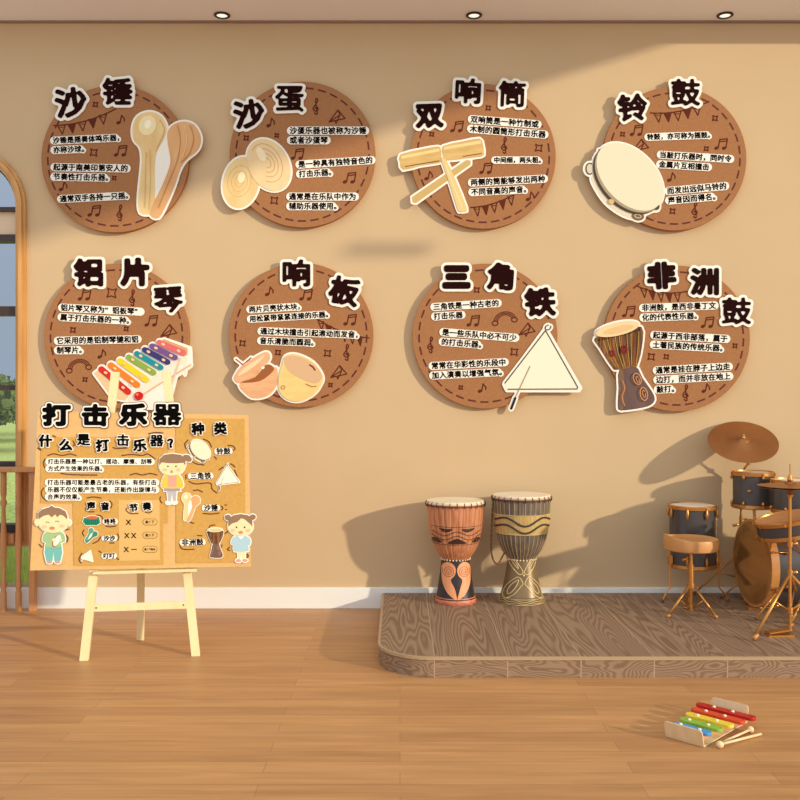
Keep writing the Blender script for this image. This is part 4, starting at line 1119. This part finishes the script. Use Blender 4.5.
        wv.tube([(c.x + (20.95 * px) * math.cos(a), c.y + 20.95 * px * math.sin(a), c.z + (y(600) + .9 * math.sin(a * 14)) * px) for a in np.linspace(0, 2 * PI, 120, endpoint=False)], .0009, 4, closed=True)
        wv.build('wave_line', mat('rust_line', (150, 74, 40), .6), root)
    else:
        st = mat('straw_band', (206, 172, 104), .55, var=(190, 150, 84), scale=(80, 80, 8)); dk = mat('dark_stripe', (62, 44, 38), .6)
        band = [(float(np.interp(h, [q[1] for q in bowl], [q[0] for q in bowl])) * px * 1.012 + .0004, h * px) for h in np.linspace(y(531.5), y(512.5), 10)]
        mbb = MB(c).lathe([(band[0][0] - .003, band[0][1])] + band + [(band[-1][0] - .003, band[-1][1])], 64, c); mbb.build('straw_band', st, root)
        w = MB(c)
        for tn in (0, PI):
            for dy in (0, 7):
                pts = [(u, 518.8 + dy - 3.9 * math.cos(u / 25 * PI * 1.35 + PI)) for u in np.linspace(-26.5, 26.5, 44)]
                w.tube([on_body(bowl, c, u, y(v), px, .0032, tn) for u, v in pts], .0054, 6)
        w.build('wave_band', dk, root)
        e = MB(c)
        for v in (512.5, 531.5):
            e.tube([(c.x + (float(np.interp(y(v), [q[1] for q in bowl], [q[0] for q in bowl])) * px + .003) * math.cos(a), c.y + (float(np.interp(y(v), [q[1] for q in bowl], [q[0] for q in bowl])) * px + .003) * math.sin(a), c.z + y(v) * px) for a in np.linspace(0, 2 * PI, 64, endpoint=False)], .002, 6, closed=True)
        e.build('band_edge', mat('straw_lacing', (204, 176, 120), .6), root)
        f = MB(c)
        for tn in (0, PI):
            petals = [[(-12.3, 556), (-13.2, 560), (-9, 567), (-4.5, 571.4), (-1.6, 571), (-1, 568), (-6, 560), (-9.5, 555.6)], [(12.3, 556), (13.2, 560), (9, 567), (4.5, 571.4), (1.6, 571), (1, 568), (6, 560), (9.5, 555.6)],
                      [(-1, 580), (-5, 574), (-12, 578.5), (-17, 585), (-19.4, 593), (-16, 594.6), (-9, 590), (-3, 583)], [(1, 580), (5, 574), (12, 578.5), (17, 585), (19.4, 593), (16, 594.6), (9, 590), (3, 583)],
                      [(-5, 576.5), (-12, 582), (-15.6, 589), (-13.6, 590.4), (-8, 584)], [(5, 576.5), (12, 582), (15.6, 589), (13.6, 590.4), (8, 584)],
                      [(-5, 566), (-9.6, 561), (-10.6, 557.5), (-7, 561)], [(5, 566), (9.6, 561), (10.6, 557.5), (7, 561)]]
            for pth in petals:
                q = smooth_poly(pth, 4); q.append(q[0])
                f.tube([on_body(foot, c, u, y(v), px, .001, tn) for u, v in q], .0021, 6)
            f.ball(on_body(foot, c, 0, y(572.5), px, .001, tn), .006, 6)
        for v, am in ((597, .8), (599, .8), (595.2, 0), (600.6, 0)):
            f.tube([(c.x + (float(np.interp(y(v), [q[1] for q in foot], [q[0] for q in foot])) * px + .0008) * math.cos(a), c.y + (float(np.interp(y(v), [q[1] for q in foot], [q[0] for q in foot])) * px + .0008) * math.sin(a), c.z + (y(v) + am * math.sin(a * 9)) * px) for a in np.linspace(0, 2 * PI, 120, endpoint=False)], .0012, 6, closed=True)
        f.build('flower_carving', mat('pale_gold_relief', (226, 198, 132), .45, .1), root)
        # hanging cord
        cp = [(-28.6, 497), (-29.4, 512), (-30.2, 530), (-30.6, 545), (-29.8, 555), (-27, 562), (-23.5, 562.5), (-20, 556), (-17, 550.5)]
        q = smooth_line(cp, 12)
        pts1, pts2 = [], []
        for i, (u, v) in enumerate(q):
            base = Vector((c.x + u * px, c.y - .03 if u > -25 else c.y - .01, c.z + y(v) * px)); a = i * .9
            pts1.append(base + Vector((math.cos(a), math.sin(a), 0)) * .0028); pts2.append(base - Vector((math.cos(a), math.sin(a), 0)) * .0028)
        MB(c).tube(pts1, .0028, 6).tube(pts2, .0028, 6).build('hanging_cord', mat('brown_cord', (122, 84, 50), .8), root)
    return root
djembe(455.5, 499.8, 'orange carved goblet drum with black swirl foot, nearer the stage edge', 1)
djembe(521.5, 494.3, 'dark striped goblet drum with gold petal foot and hanging cord', 2)

# ------------------------------------------------------------------ drum kit
def drum(name, c, r, h, label, R=None, lugs=8, headm=None, legs=None, lug_parts=True, rim=.012, org_=None, cat='drum'):
    """upright (or turned by R) cylindrical drum; c is the centre of the lower face"""
    c = Vector(c); R3 = R or Matrix.Identity(3)
    root = thing(name, org_ or c, label, cat); o = Vector(org_ or c)
    MB(o).lathe([(r, .008), (r, h - .008)], 56, c, R3).build('shell', M_SHELL, root)
    for z in (0, h):
        s = 1 if z else -1
        zz = sorted([(r + .001, z - s * rim * 1.4), (r + .006, z - s * rim * 1.4), (r + .007, z), (r + .004, z + s * .004), (r - .002, z + s * .004), (r - .003, z - s * .002)], key=lambda q: 0)
        MB(o).lathe(zz, 56, c, R3).build('hoop', M_GOLD, root)
        MB(o).lathe([(0, z - s * .001), (r - .002, z - s * .001), (r, z - s * .005), (0, z - s * .005)][::1], 56, c, R3).build('drum_head', headm or M_HEAD, root)
    for i in range(lugs):
        a = 2 * PI * (i + .35) / lugs
        d = Vector((math.cos(a), math.sin(a), 0))
        L = MB(o)
        for z0, z1 in (((h - .016), h * .80), (.016, h * .20)):
            pts = [c + R3 @ (d * (r + .008) + Vector((0, 0, z))) for z in (z0, z0 + (z1 - z0) * .4, z0 + (z1 - z0) * .8, z1)]
            L.tube(pts, [.004, .0085, .006, .002], 8)
            q = c + R3 @ (d * (r + .010) + Vector((0, 0, z0)))
            L.tube([q, q + R3 @ Vector((0, 0, .014 if z0 > h / 2 else -.014))], .0035, 6)
        L.build('lug', M_GOLD, root)
    return root

# floor tom with three legs
X, Y = (692.5 - 400) / FP * 4.79, 4.79 - D0
zt_, zb_ = CZ - 105 * 4.79 / FP, CZ - 166 * 4.79 / FP
ft = drum('floor_tom', (X, Y, zb_), .119, zt_ - zb_, 'grey floor tom drum on bent legs behind the stool', org_=(X, Y, SH))
for a, k in ((195, 1), (-12, 1), (80, .4)):
    ca, sa_ = math.cos(math.radians(a)), math.sin(math.radians(a))
    r0 = .135
    pts = [(X + ca * r0, Y + sa_ * r0, zb_ + .12), (X + ca * r0, Y + sa_ * r0, SH + .075), (X + ca * (r0 + .03 * k), Y + sa_ * (r0 + .03 * k), SH + .04), (X + ca * (r0 + .045 * k), Y + sa_ * (r0 + .045 * k), SH + .006)]
    o = MB((X, Y, SH)).tube(pts, .0045, 8).build('leg', M_GOLD, ft)
    MB((X, Y, SH)).ball((pts[-1][0], pts[-1][1], SH + .009), .009, 8).build('rubber_foot', mat('brown_rubber', (110, 76, 48), .6), o)
    MB((X, Y, SH)).box(X + ca * .132 - .01, X + ca * .132 + .01, Y + sa_ * .132 - .01, Y + sa_ * .132 + .01, zb_ + .02, zb_ + .06).build('leg_bracket', M_GOLD, ft)

# throne
X, Y = (691 - 400) / FP * 4.47, 4.47 - D0; k = 4.47 / FP
th = thing('drum_stool', (X, Y, SH), 'drum stool with tan saddle seat on a brass tripod', 'stool')
zs = CZ - (550 - 400) * k
def seat_mesh():
    mb = MB((X, Y, SH)); n = 64; r = .131
    rings = []
    def top(a): # raised lip at the camera's left
        return .060 + .020 * max(0, math.cos(a - PI * 1.03)) ** 3
    prof = [(0, 0, 0), (.92, 0, 0), (1, 0, .010), (1.0, 0, None)]
    vs = []
    for a in [2 * PI * i / n for i in range(n)]:
        t = top(a)
        for rr, zz in ((.9, 0), (.985, .006), (1, .016), (1, t - .01), (.985, t - .002), (.95, t), (.88, t - .006 - (t - .06) * .75), (.5, .050), (.1, .049)):
            vs.append((X + r * rr * math.cos(a), Y + r * rr * math.sin(a), zs + zz))
    m = 9; fs = []
    for i in range(n):
        for j in range(m - 1):
            a, b = i * m + j, ((i + 1) % n) * m + j
            fs.append((a, b, b + 1, a + 1))
    mb.add(vs, fs, True)
    mb.f.append(tuple(i * m for i in reversed(range(n)))); mb.sm.append(False)
    mb.f.append(tuple(i * m + m - 1 for i in range(n))); mb.sm.append(True)
    return mb
seat_mesh().build('seat', M_SEAT, th)
MB((X, Y, SH)).tube([(X, Y, SH + .03), (X, Y, zs + .004)], .0085, 14).build('pole', M_GOLD, th)
MB((X, Y, SH)).tube([(X, Y, SH + .14), (X, Y, SH + .25)], .0135, 14).build('outer_tube', M_GOLD, th)
MB((X, Y, SH)).lathe([(.018, 0), (.018, .022)], 16, (X, Y, SH + .135)).build('collar', M_GOLD, th)
MB((X, Y, SH)).tube([(X - .015, Y, zs - .035), (X - .045, Y - .01, zs - .05)], [.005, .009], 8).build('wing_nut', M_GOLD, th)
for a, r_ in ((205, .145), (-38, .125), (84, .13)):
    ca, sa_ = math.cos(math.radians(a)), math.sin(math.radians(a))
    f_ = (X + ca * r_, Y + sa_ * r_, SH + .008); t_ = (X + ca * .015, Y + sa_ * .015, SH + .145)
    lg = MB((X, Y, SH)).tube([t_, f_], .0065, 8).build('leg', M_GOLD, th)
    MB((X, Y, SH)).tube([(f_[0] - ca * .012, f_[1] - sa_ * .012, SH + .014), (f_[0] + ca * .006, f_[1] + sa_ * .006, SH + .008)], .0078, 10).build('rubber_foot', M_WOODHOOP, lg)
    mid = Vector(t_).lerp(Vector(f_), .45)
    MB((X, Y, SH)).tube([mid, (X + ca * .01, Y + sa_ * .01, SH + .035)], .004, 6).build('brace', M_GOLD, th)
MB((X, Y, SH)).lathe([(.013, 0), (.013, .03)], 14, (X, Y, SH + .022)).build('collar', M_GOLD, th)

# bass drum, axis along X
bd_d = 4.60; br = .222; bz = SH + .014 + br
bxx = (752.5 - 400) / FP * bd_d; by = bd_d - D0
Rb = Matrix.Rotation(math.radians(3.5), 3, 'Z') @ Matrix.Rotation(PI / 2, 3, 'Y')       # local z -> world x
bass = thing('bass_drum', (bxx + .2, by, SH), 'large bass drum with tan head and wooden hoop', 'drum')
bo = (bxx + .2, by, SH); bc = Vector((bxx, by, bz)); bh = .42
MB(bo).lathe([(br - .012, .02), (br - .012, bh - .02)], 72, bc, Rb).build('shell', M_SHELL, bass)
for z0, z1 in ((-.004, .036), (bh - .036, bh + .004)):
    MB(bo).lathe([(br - .012, z0), (br, z0), (br, z1), (br - .012, z1), (br - .012, z0)], 72, bc, Rb).build('wooden_hoop', M_WOODHOOP, bass)
for z in (.006, bh - .006):
    MB(bo).lathe([(0, z - .002), (br - .0125, z - .002), (br - .0125, z + .002), (0, z + .002)], 72, bc, Rb).build('drum_head', M_TANHEAD, bass)
for i in range(8):
    a = 2 * PI * (i + .5) / 8; d = Vector((math.cos(a), math.sin(a), 0))
    L = MB(bo)
    for za, zb2 in ((-.006, .085), (bh + .006, bh - .085)):
        L.tube([bc + Rb @ (d * (br + .006) + Vector((0, 0, za))), bc + Rb @ (d * (br + .004) + Vector((0, 0, zb2)))], .003, 6)
        L.tube([bc + Rb @ (d * (br - .004) + Vector((0, 0, zb2 * 1.0 + t))) for t in (-.012, .012)], .009, 8)
        e = -1 if za > .1 else 1
        L.tube([bc + Rb @ (d * (br + .006) + Vector((0, 0, za)) ), bc + Rb @ (d * (br + .008) + Vector((0, 0, za + e * .014)))], .0055, 6)
    L.build('lug', M_GOLD, bass)
for sy in (-1, 1):
    a = bc + Vector((.05, sy * .19, -.10)); f_ = Vector((bc.x - .075, bc.y + sy * .235, SH + .006))
    o = MB(bo).tube([a, f_], .005, 8).build('spur', M_GOLD, bass)
    MB(bo).ball((f_.x, f_.y, SH + .008), .008, 8).build('rubber_foot', mat('brown_rubber', (96, 66, 42), .6), o)
    MB(bo).ball(a, .016, 8).build('spur_bracket', M_GOLD, bass)
fp = bc + Vector((.03, 0, 0))
MB(bo).box(bc.x - .03, bc.x + .03, by - .025, by + .025, SH, SH + .012).build('foot_plate', M_GOLD, bass)

# rack toms on a shared post from the bass drum
X1, Y1 = (753 - 400) / FP * 4.80, 4.80 - D0
t1t, t1b = CZ - 72 * 4.8 / FP, CZ - 107 * 4.8 / FP
tom = drum('rack_tom', (X1, Y1, t1b), .102, t1t - t1b, 'grey rack tom drum under the big crash cymbal', org_=(X1, Y1, t1b), lugs=7)
X2, Y2 = 2.012, 4.58 - D0
t2t, t2b = CZ - 80 * 4.58 / FP, CZ - 112 * 4.58 / FP
tom2 = drum('rack_tom', (X2, Y2, t2b), .110, t2t - t2b, 'grey rack tom drum behind the hi-hat cymbals', org_=(X2, Y2, t2b), lugs=7)
# badge
MB((X1, Y1, t1b)).ball((X1 - .055, Y1 - .097, t1b + (t1t - t1b) * .5), .009, 8, (1.3, .3, .8)).build('badge', M_GOLD, tom)
pst = MB((X1, Y1, t1b)); px1 = X1 - .012
pst.tube([(px1, Y1 - .02, t1b - .004), (px1, Y1 - .045, .575), (px1, Y1 - .06, .484)], .0075, 10); pst.build('mounting_post', M_GOLD, tom)
pst = MB((X2, Y2, t2b)); pst.tube([(X2 + .02, Y2 + .0, t2b - .004), (X2 + .02, Y2, .536)], .0075, 10); pst.build('mounting_post', M_GOLD, tom2)

# snare on its stand
Xs, Ys = 1.872, 4.30 - D0
tilt = Matrix.Rotation(math.radians(-13), 3, 'Y') @ Matrix.Rotation(math.radians(-1), 3, 'X')
sc0 = Vector((Xs, Ys, .517))
sn = drum('snare_drum', sc0, .152, .082, 'tilted grey snare drum with tan head beside the bass drum', R=tilt, lugs=8, headm=M_TANHEAD, org_=(Xs, Ys, .517))
std = thing('snare_stand', (Xs + .05, Ys - .02, SH), 'brass folding stand under the tilted snare drum', 'drum stand')
so = (Xs + .05, Ys - .02, SH); cx3, cy3 = so[0], so[1]
MB(so).tube([(cx3, cy3, SH + .05), (cx3, cy3, .425)], .0085, 10).build('pole', M_GOLD, std)
for a in (10, 130, 250):
    d = Vector((math.cos(math.radians(a)), math.sin(math.radians(a)), 0))
    c0 = Vector((cx3, cy3, .42)); e1 = sc0 + tilt @ (d * .13 + Vector((0, 0, -.013))); e2 = sc0 + tilt @ (d * .170 + Vector((0, 0, .006)))
    MB(so).tube([c0, e1, sc0 + tilt @ (d * .166 + Vector((0, 0, -.013))), e2], .0045, 8).build('basket_arm', M_GOLD, std)
for a in (215, 335, 95):
    d = Vector((math.cos(math.radians(a)), math.sin(math.radians(a)), 0))
    top_ = Vector((cx3, cy3, SH + .13)) + d * .01; f_ = Vector((cx3, cy3, SH + .008)) + d * .12
    o = MB(so).tube([top_, f_], .006, 8).build('leg', M_GOLD, std)
    MB(so).tube([f_ - d * .02 + Vector((0, 0, .01)), f_ + d * .004], .008, 8).build('rubber_foot', M_WOODHOOP, o)
MB(so).lathe([(.014, 0), (.014, .03)], 14, (cx3, cy3, SH + .12)).build('collar', M_GOLD, std)
MB(so).ball((cx3 - .012, cy3 - .02, .425), .018, 8).build('tilter', M_GOLD, std)

# hi-hat
hd = 4.10; Xh, Yh = (790 - 400) / FP * hd, hd - D0; k = hd / FP
hh = thing('hi_hat', (Xh, Yh, SH), 'brass hi-hat cymbals on a tripod stand with pedal', 'hi-hat')
ho = (Xh, Yh, SH); zc = CZ - 87 * k
for s, zz in ((1, zc + .006), (-1, zc - .002)):
    pr = [(.003, s * .020), (.02, s * .017), (.028, s * .009), (.08, s * .005), (.140, 0), (.140, -s * .001), (.08, s * .0035), (.028, s * .0075), (.003, s * .0185)]
    MB(ho).lathe(pr, 56, (Xh, Yh, zz)).build('cymbal', M_BRONZE, hh)
MB(ho).tube([(Xh, Yh, SH + .08), (Xh, Yh, CZ - 64 * k)], .0028, 8).build('pull_rod', M_GOLD, hh)
MB(ho).tube([(Xh, Yh, SH + .02), (Xh, Yh, zc - .03)], .0068, 12).build('pole', M_GOLD, hh)
MB(ho).lathe([(.010, 0), (.013, .008), (.006, .03)], 14, (Xh, Yh, zc + .026)).build('clutch', M_GOLD, hh)
MB(ho).lathe([(.012, 0), (.014, .01), (.008, .02)], 14, (Xh, Yh, zc - .045)).build('cup', M_GOLD, hh)
for zz in (SH + .27, SH + .40):
    MB(ho).lathe([(.012, 0), (.012, .022)], 14, (Xh, Yh, zz)).build('collar', M_GOLD, hh)
    MB(ho).tube([(Xh, Yh, zz + .011), (Xh + .03, Yh - .01, zz + .016)], [.004, .008], 8).build('wing_nut', M_GOLD, hh)
for pxf, pyf in ((754, 641), (838, 628), (800, 604)):
    dd = stage_d(pyf); F3 = Vector(((pxf - 400) / FP * dd, dd - D0, SH + .008)); T3 = Vector((Xh, Yh, SH + .27))
    d = (Vector((F3.x, F3.y, 0)) - Vector((Xh, Yh, 0))).normalized()
    o = MB(ho).tube([T3 + d * .008, F3], .0075, 8).build('leg', M_GOLD, hh)
    MB(ho).tube([F3 - d * .022 + Vector((0, 0, .02)), F3 + d * .003], .0095, 8).build('rubber_foot', M_WOODHOOP, o)
    MB(ho).tube([T3.lerp(F3, .42), (Xh + d.x * .01, Yh + d.y * .01, SH + .11)], .0045, 6).build('brace', M_GOLD, hh)
MB(ho).lathe([(.014, 0), (.014, .03)], 14, (Xh, Yh, SH + .095)).build('collar', M_GOLD, hh)
MB(ho).beam((Xh - .01, Yh - .02, SH + .03), (Xh - .115, Yh - .03, SH + .016), .045, .006).build('pedal', M_GOLD, hh)
MB(ho).beam((Xh, Yh - .02, SH + .004), (Xh - .12, Yh - .03, SH + .004), .05, .008).build('base_plate', M_GOLD, hh)

# crash cymbal on its stand behind the kit
cc = P(743, 441.5, 4.83)
Xc, Yc = (741 - 400) / FP * 4.935, 4.935 - D0
cr = thing('crash_cymbal', (Xc, Yc, SH), 'large tilted bronze crash cymbal on a tall stand, topmost of the drum kit', 'cymbal')
co_ = (Xc, Yc, SH)
nrm = Vector((-.10, -.56, .80)).normalized()
q = Vector((0, 0, 1)).rotation_difference(nrm).to_matrix()
pr = [(.004, .026), (.018, .024), (.030, .015), (.036, .011), (.10, .007), (.180, 0), (.180, -.001), (.10, .0055), (.036, .0095), (.030, .013), (.018, .022), (.004, .024)]
MB(co_).lathe(pr, 72, cc, q).build('cymbal', M_BRONZE, cr)
MB(co_).lathe([(.009, .024), (.009, .033), (.005, .036), (.005, .045), (.0, .047)], 16, cc, q).build('wing_nut', mat('polished_brass', (226, 190, 130), .25, .8), cr)
b0 = cc - nrm * .03
b1 = P(748.5, 463, 4.885)
MB(co_).tube([cc + nrm * .04, b0, b1], .005, 10).build('tilter_rod', M_GOLD, cr)
MB(co_).ball(b1, .012, 8).build('tilter', M_GOLD, cr)
MB(co_).tube([b1, (Xc, Yc, b1.z - .06), (Xc, Yc, .50)], .006, 10).build('upper_pole', M_GOLD, cr)
MB(co_).tube([(Xc, Yc, .52), (Xc, Yc, SH + .08)], .0095, 12).build('lower_pole', M_GOLD, cr)
MB(co_).tube([(Xc, Yc, .475), (Xc - .045, Yc - .005, .468)], [.004, .008], 8).build('wing_nut', M_GOLD, cr)
for a, r_ in ((186, .26), (-8, .26), (262, .05)):
    ca, sa_ = math.cos(math.radians(a)), math.sin(math.radians(a))
    f_ = Vector((Xc + ca * r_, Yc + sa_ * min(r_, .05), SH + .008))
    o = MB(co_).tube([(Xc, Yc, SH + .24), f_], .006, 8).build('leg', M_GOLD, cr)
    MB(co_).ball((f_.x, f_.y, SH + .010), .010, 8).build('rubber_foot', mat('brown_rubber', (96, 66, 42), .6), o)
    MB(co_).tube([Vector((Xc, Yc, SH + .24)).lerp(f_, .5), (Xc, Yc, SH + .09)], .004, 6).build('brace', M_GOLD, cr)

# ------------------------------------------------------------------ toy xylophone and mallets on the floor
A0 = Vector((.9126, 3.09 - D0, 0)); Wd = Vector((.705, -.709, 0)); Ld = Vector((.709, .705, 0))
xy = thing('toy_xylophone', A0 + Wd * .07 + Ld * .16, 'small toy xylophone with five coloured bars on the floor', 'xylophone')
xo = tuple(xy.location)
ply = mat('pale_plywood', (232, 200, 152), .5, var=(222, 186, 136), scale=(30, 30, 8))
Mx = Matrix(((Wd.x, Ld.x, 0, A0.x), (Wd.y, Ld.y, 0, A0.y), (0, 0, 1, 0), (0, 0, 0, 1)))
def rounded_panel(w, h, r, n=6):
    p = [(0, 0), (w, 0)]
    for i in range(n + 1): t = PI / 2 * i / n; p.append((w - r + r * math.cos(t), h - r + r * math.sin(t)))
    for i in range(n + 1): t = PI / 2 + PI / 2 * i / n; p.append((r + r * math.cos(t), h - r + r * math.sin(t)))
    return p
wbx, lbx, th_ = .14, .325, .0045
# end panels lean outwards a little
for y0, s in ((0, -1), (lbx, 1)):
    Mt = Mx @ Matrix.Translation((0, y0, .001)) @ Matrix.Rotation(math.radians(-s * 14), 4, 'X')
    MB(xo).prism(rounded_panel(wbx, .060, .012), -th_ / 2, th_ / 2, Mt).build('end_panel', ply, xy, bevel=.001)
MB(xo).box(0, wbx, 0, lbx, .001, .001 + th_, Mx).build('base_board', ply, xy, bevel=.001)
for x_ in (.035, .105):
    MB(xo).box(x_ - .008, x_ + .008, .012, lbx - .012, .0055, .030, Mx).build('support_rail', mat('rail_wood', (206, 146, 84), .5), xy)
bars = [((70, 152, 208), .135), ((140, 186, 62), .155), ((240, 208, 60), .175), ((222, 70, 30), .198), ((190, 22, 16), .222)]
for i, (colr, ln_) in enumerate(bars):
    yc = .038 + i * .062; x0_, x1_ = .070 - ln_ / 2 + .008, .070 + ln_ / 2 + .008
    pts = []
    for sx, a0 in ((1, -PI / 2), (-1, PI / 2)):
        for j in range(9):
            a = a0 + PI * j / 8; pts.append(((x1_ - .018 if sx > 0 else x0_ + .018) + .018 * math.cos(a), yc + .018 * math.sin(a)))
    n = len(pts); mb = MB(xo)
    mb.add([Mx @ Vector((x, y_, z)) for z in (.030, .041) for x, y_ in pts], [tuple(range(n)), tuple(reversed(range(n, 2 * n)))] + [(j, (j + 1) % n, (j + 1) % n + n, j + n) for j in range(n)])
    o = mb.build('bar', mat('bar_%d' % i, colr, .35), xy, bevel=.0015)
    o['label'] = ['blue bar', 'green bar', 'yellow bar', 'orange-red bar', 'long red bar'][i]
    for x_ in (.035, .105):
        c_ = Mx @ Vector((x_, yc, .0425)); MB(xo).ball(c_, .0062, 6, (1, 1, .7)).build('peg', mat('cream_peg', (244, 226, 190), .4), o)
def floor_pt(px_, py_, z=0):
    d = (CZ - z) * FP / (py_ - 400); return Vector(((px_ - 400) / FP * d, d - D0, z))
mm = mat('beech_mallet', (236, 204, 150), .45)
def mallet(h, t, label, hr, st):
    a, b = floor_pt(*h, hr), floor_pt(*t, st + .001)
    r = thing('mallet', (a.x, a.y, 0), label, 'mallet', 'xylophone mallets on the floor')
    MB((a.x, a.y, 0)).ball(a, hr, 10).build('head', mm, r)
    MB((a.x, a.y, 0)).tube([a, b], st, 10).build('stick', mm, r)
mallet((720, 744.5), (761, 734), 'pale mallet on the floor with its ball head beside the xylophone base', .0125, .0045)
mallet((750.5, 729.5), (724, 741.5), 'pale mallet on the floor with its ball head pointing away from the xylophone', .0115, .0042)

# ------------------------------------------------------------------ outside the arched window
grass_m = bpy.data.materials.new('grass_blades_ground'); grass_m.use_nodes = True
nt = grass_m.node_tree; b = nt.nodes['Principled BSDF']; b.inputs['Roughness'].default_value = .9
tc = nt.nodes.new('ShaderNodeTexCoord'); n1 = nt.nodes.new('ShaderNodeTexNoise'); n1.inputs['Scale'].default_value = 22; n1.inputs['Detail'].default_value = 6
nt.links.new(tc.outputs['Object'], n1.inputs['Vector']); r = nt.nodes.new('ShaderNodeValToRGB')
r.color_ramp.elements[0].position = .35; r.color_ramp.elements[0].color = lin((150, 164, 60)); r.color_ramp.elements[1].position = .62; r.color_ramp.elements[1].color = lin((222, 230, 120))
nt.links.new(n1.outputs['Fac'], r.inputs[0]); nt.links.new(r.outputs[0], b.inputs['Base Color'])
g = MB().box(-60, 20, .2, 90, -.14, -.10).build('ground_outside', grass_m); struct(g)
gm = MB(); rnd = random.Random(3)
for i in range(9000):
    x = rnd.uniform(-3.6, -2.4); y = rnd.uniform(.35, 2.6)
    h = rnd.uniform(.06, .16); a = rnd.uniform(0, PI); w = .006
    dx, dy = math.cos(a) * w, math.sin(a) * w; lx, ly = rnd.uniform(-.05, .05), rnd.uniform(-.05, .05)
    gm.add([(x - dx, y - dy, -.10), (x + dx, y + dy, -.10), (x + lx, y + ly, -.10 + h)], [(0, 1, 2)])
go = gm.build('grass', mat('grass_blade', (196, 212, 90), .7, var=(236, 242, 150), scale=(9, 9, 9)))
tag(go, 'bright green grass outside, seen under the arched window', 'grass'); go['kind'] = 'stuff'
def tree(x, y, h, r, label):
    t = thing('garden_tree', (x, y, -.1), label, 'tree', 'trees outside the window')
    MB((x, y, -.1)).tube([(x, y, -.1), (x + .1, y, h * .5), (x, y, h * .8)], [.14, .1, .05], 8).build('trunk', mat('bark', (88, 66, 46), .9), t)
    mb = MB((x, y, -.1)); rn = random.Random(int(x * 10))
    for i in range(2600):
        u = Vector((rn.gauss(0, 1), rn.gauss(0, 1), rn.gauss(0, 1))).normalized() * r * rn.uniform(.55, 1)
        p = Vector((x, y, h * .62)) + Vector((u.x, u.y, u.z * .8 * h / r / 2.6)); s = rn.uniform(.06, .14)
        a, b2 = Vector((rn.gauss(0, 1), rn.gauss(0, 1), rn.gauss(0, 1))).normalized() * s, Vector((rn.gauss(0, 1), rn.gauss(0, 1), rn.gauss(0, 1))).normalized() * s
        mb.add([p - a, p + b2, p + a, p - b2], [(0, 1, 2, 3)])
    mb.build('foliage', mat('leaf_green', (66, 82, 28), .8, var=(112, 124, 52), scale=(.8, .8, .8)), t)
tree(-10.2, 17, 1.75, 1.4, 'low bushy green tree in the garden outside the arched window')
tree(-15.5, 27, 2.3, 2.6, 'wide green tree farther away outside the arched window')
tree(-12.6, 22.5, 1.7, 1.9, 'rounded green tree between the two others outside the window')

# ------------------------------------------------------------------ light
sun = bpy.data.lights.new('sun', 'SUN'); sun.energy = 2.95; sun.angle = math.radians(1.3); sun.color = (1.0, .93, .76)
so_ = bpy.data.objects.new('sun', sun); link(so_)
so_.rotation_euler = Vector((-1.45, 1, -.45)).to_track_quat('-Z', 'Y').to_euler()
w = bpy.data.worlds.new('sky'); SC.world = w; w.use_nodes = True; nt = w.node_tree; bg = nt.nodes['Background']
tc = nt.nodes.new('ShaderNodeTexCoord'); sp = nt.nodes.new('ShaderNodeSeparateXYZ'); nt.links.new(tc.outputs['Generated'], sp.inputs[0])
mr = nt.nodes.new('ShaderNodeMapRange'); mr.inputs['From Min'].default_value = .55; mr.inputs['From Max'].default_value = -.6
nt.links.new(sp.outputs['Y'], mr.inputs['Value'])
r = nt.nodes.new('ShaderNodeValToRGB'); e = r.color_ramp.elements
e[0].color = (.36, .43, .54, 1); e[1].color = (.90, 1.0, 1.12, 1)
nt.links.new(mr.outputs[0], r.inputs[0])
nt.links.new(r.outputs[0], bg.inputs[0])
mz = nt.nodes.new('ShaderNodeMapRange'); mz.inputs['From Min'].default_value = .1; mz.inputs['From Max'].default_value = 1; mz.inputs['To Min'].default_value = .92; mz.inputs['To Max'].default_value = 1.5
nt.links.new(sp.outputs['Z'], mz.inputs['Value']); nt.links.new(mz.outputs[0], bg.inputs[1])

# ------------------------------------------------------------------ camera
cam = bpy.data.cameras.new('camera'); cam.sensor_width = 36; cam.lens = FP / 800 * 36; cam.clip_end = 300
oc = bpy.data.objects.new('camera', cam); link(oc); oc.location = (0, -D0, CZ); oc.rotation_euler = (PI / 2, 0, 0)
SC.camera = oc
SC.view_settings.view_transform = 'Standard'; SC.view_settings.look = 'None'; SC.view_settings.gamma = 1
SC.view_settings.exposure = 0; SC.view_settings.use_curve_mapping = False
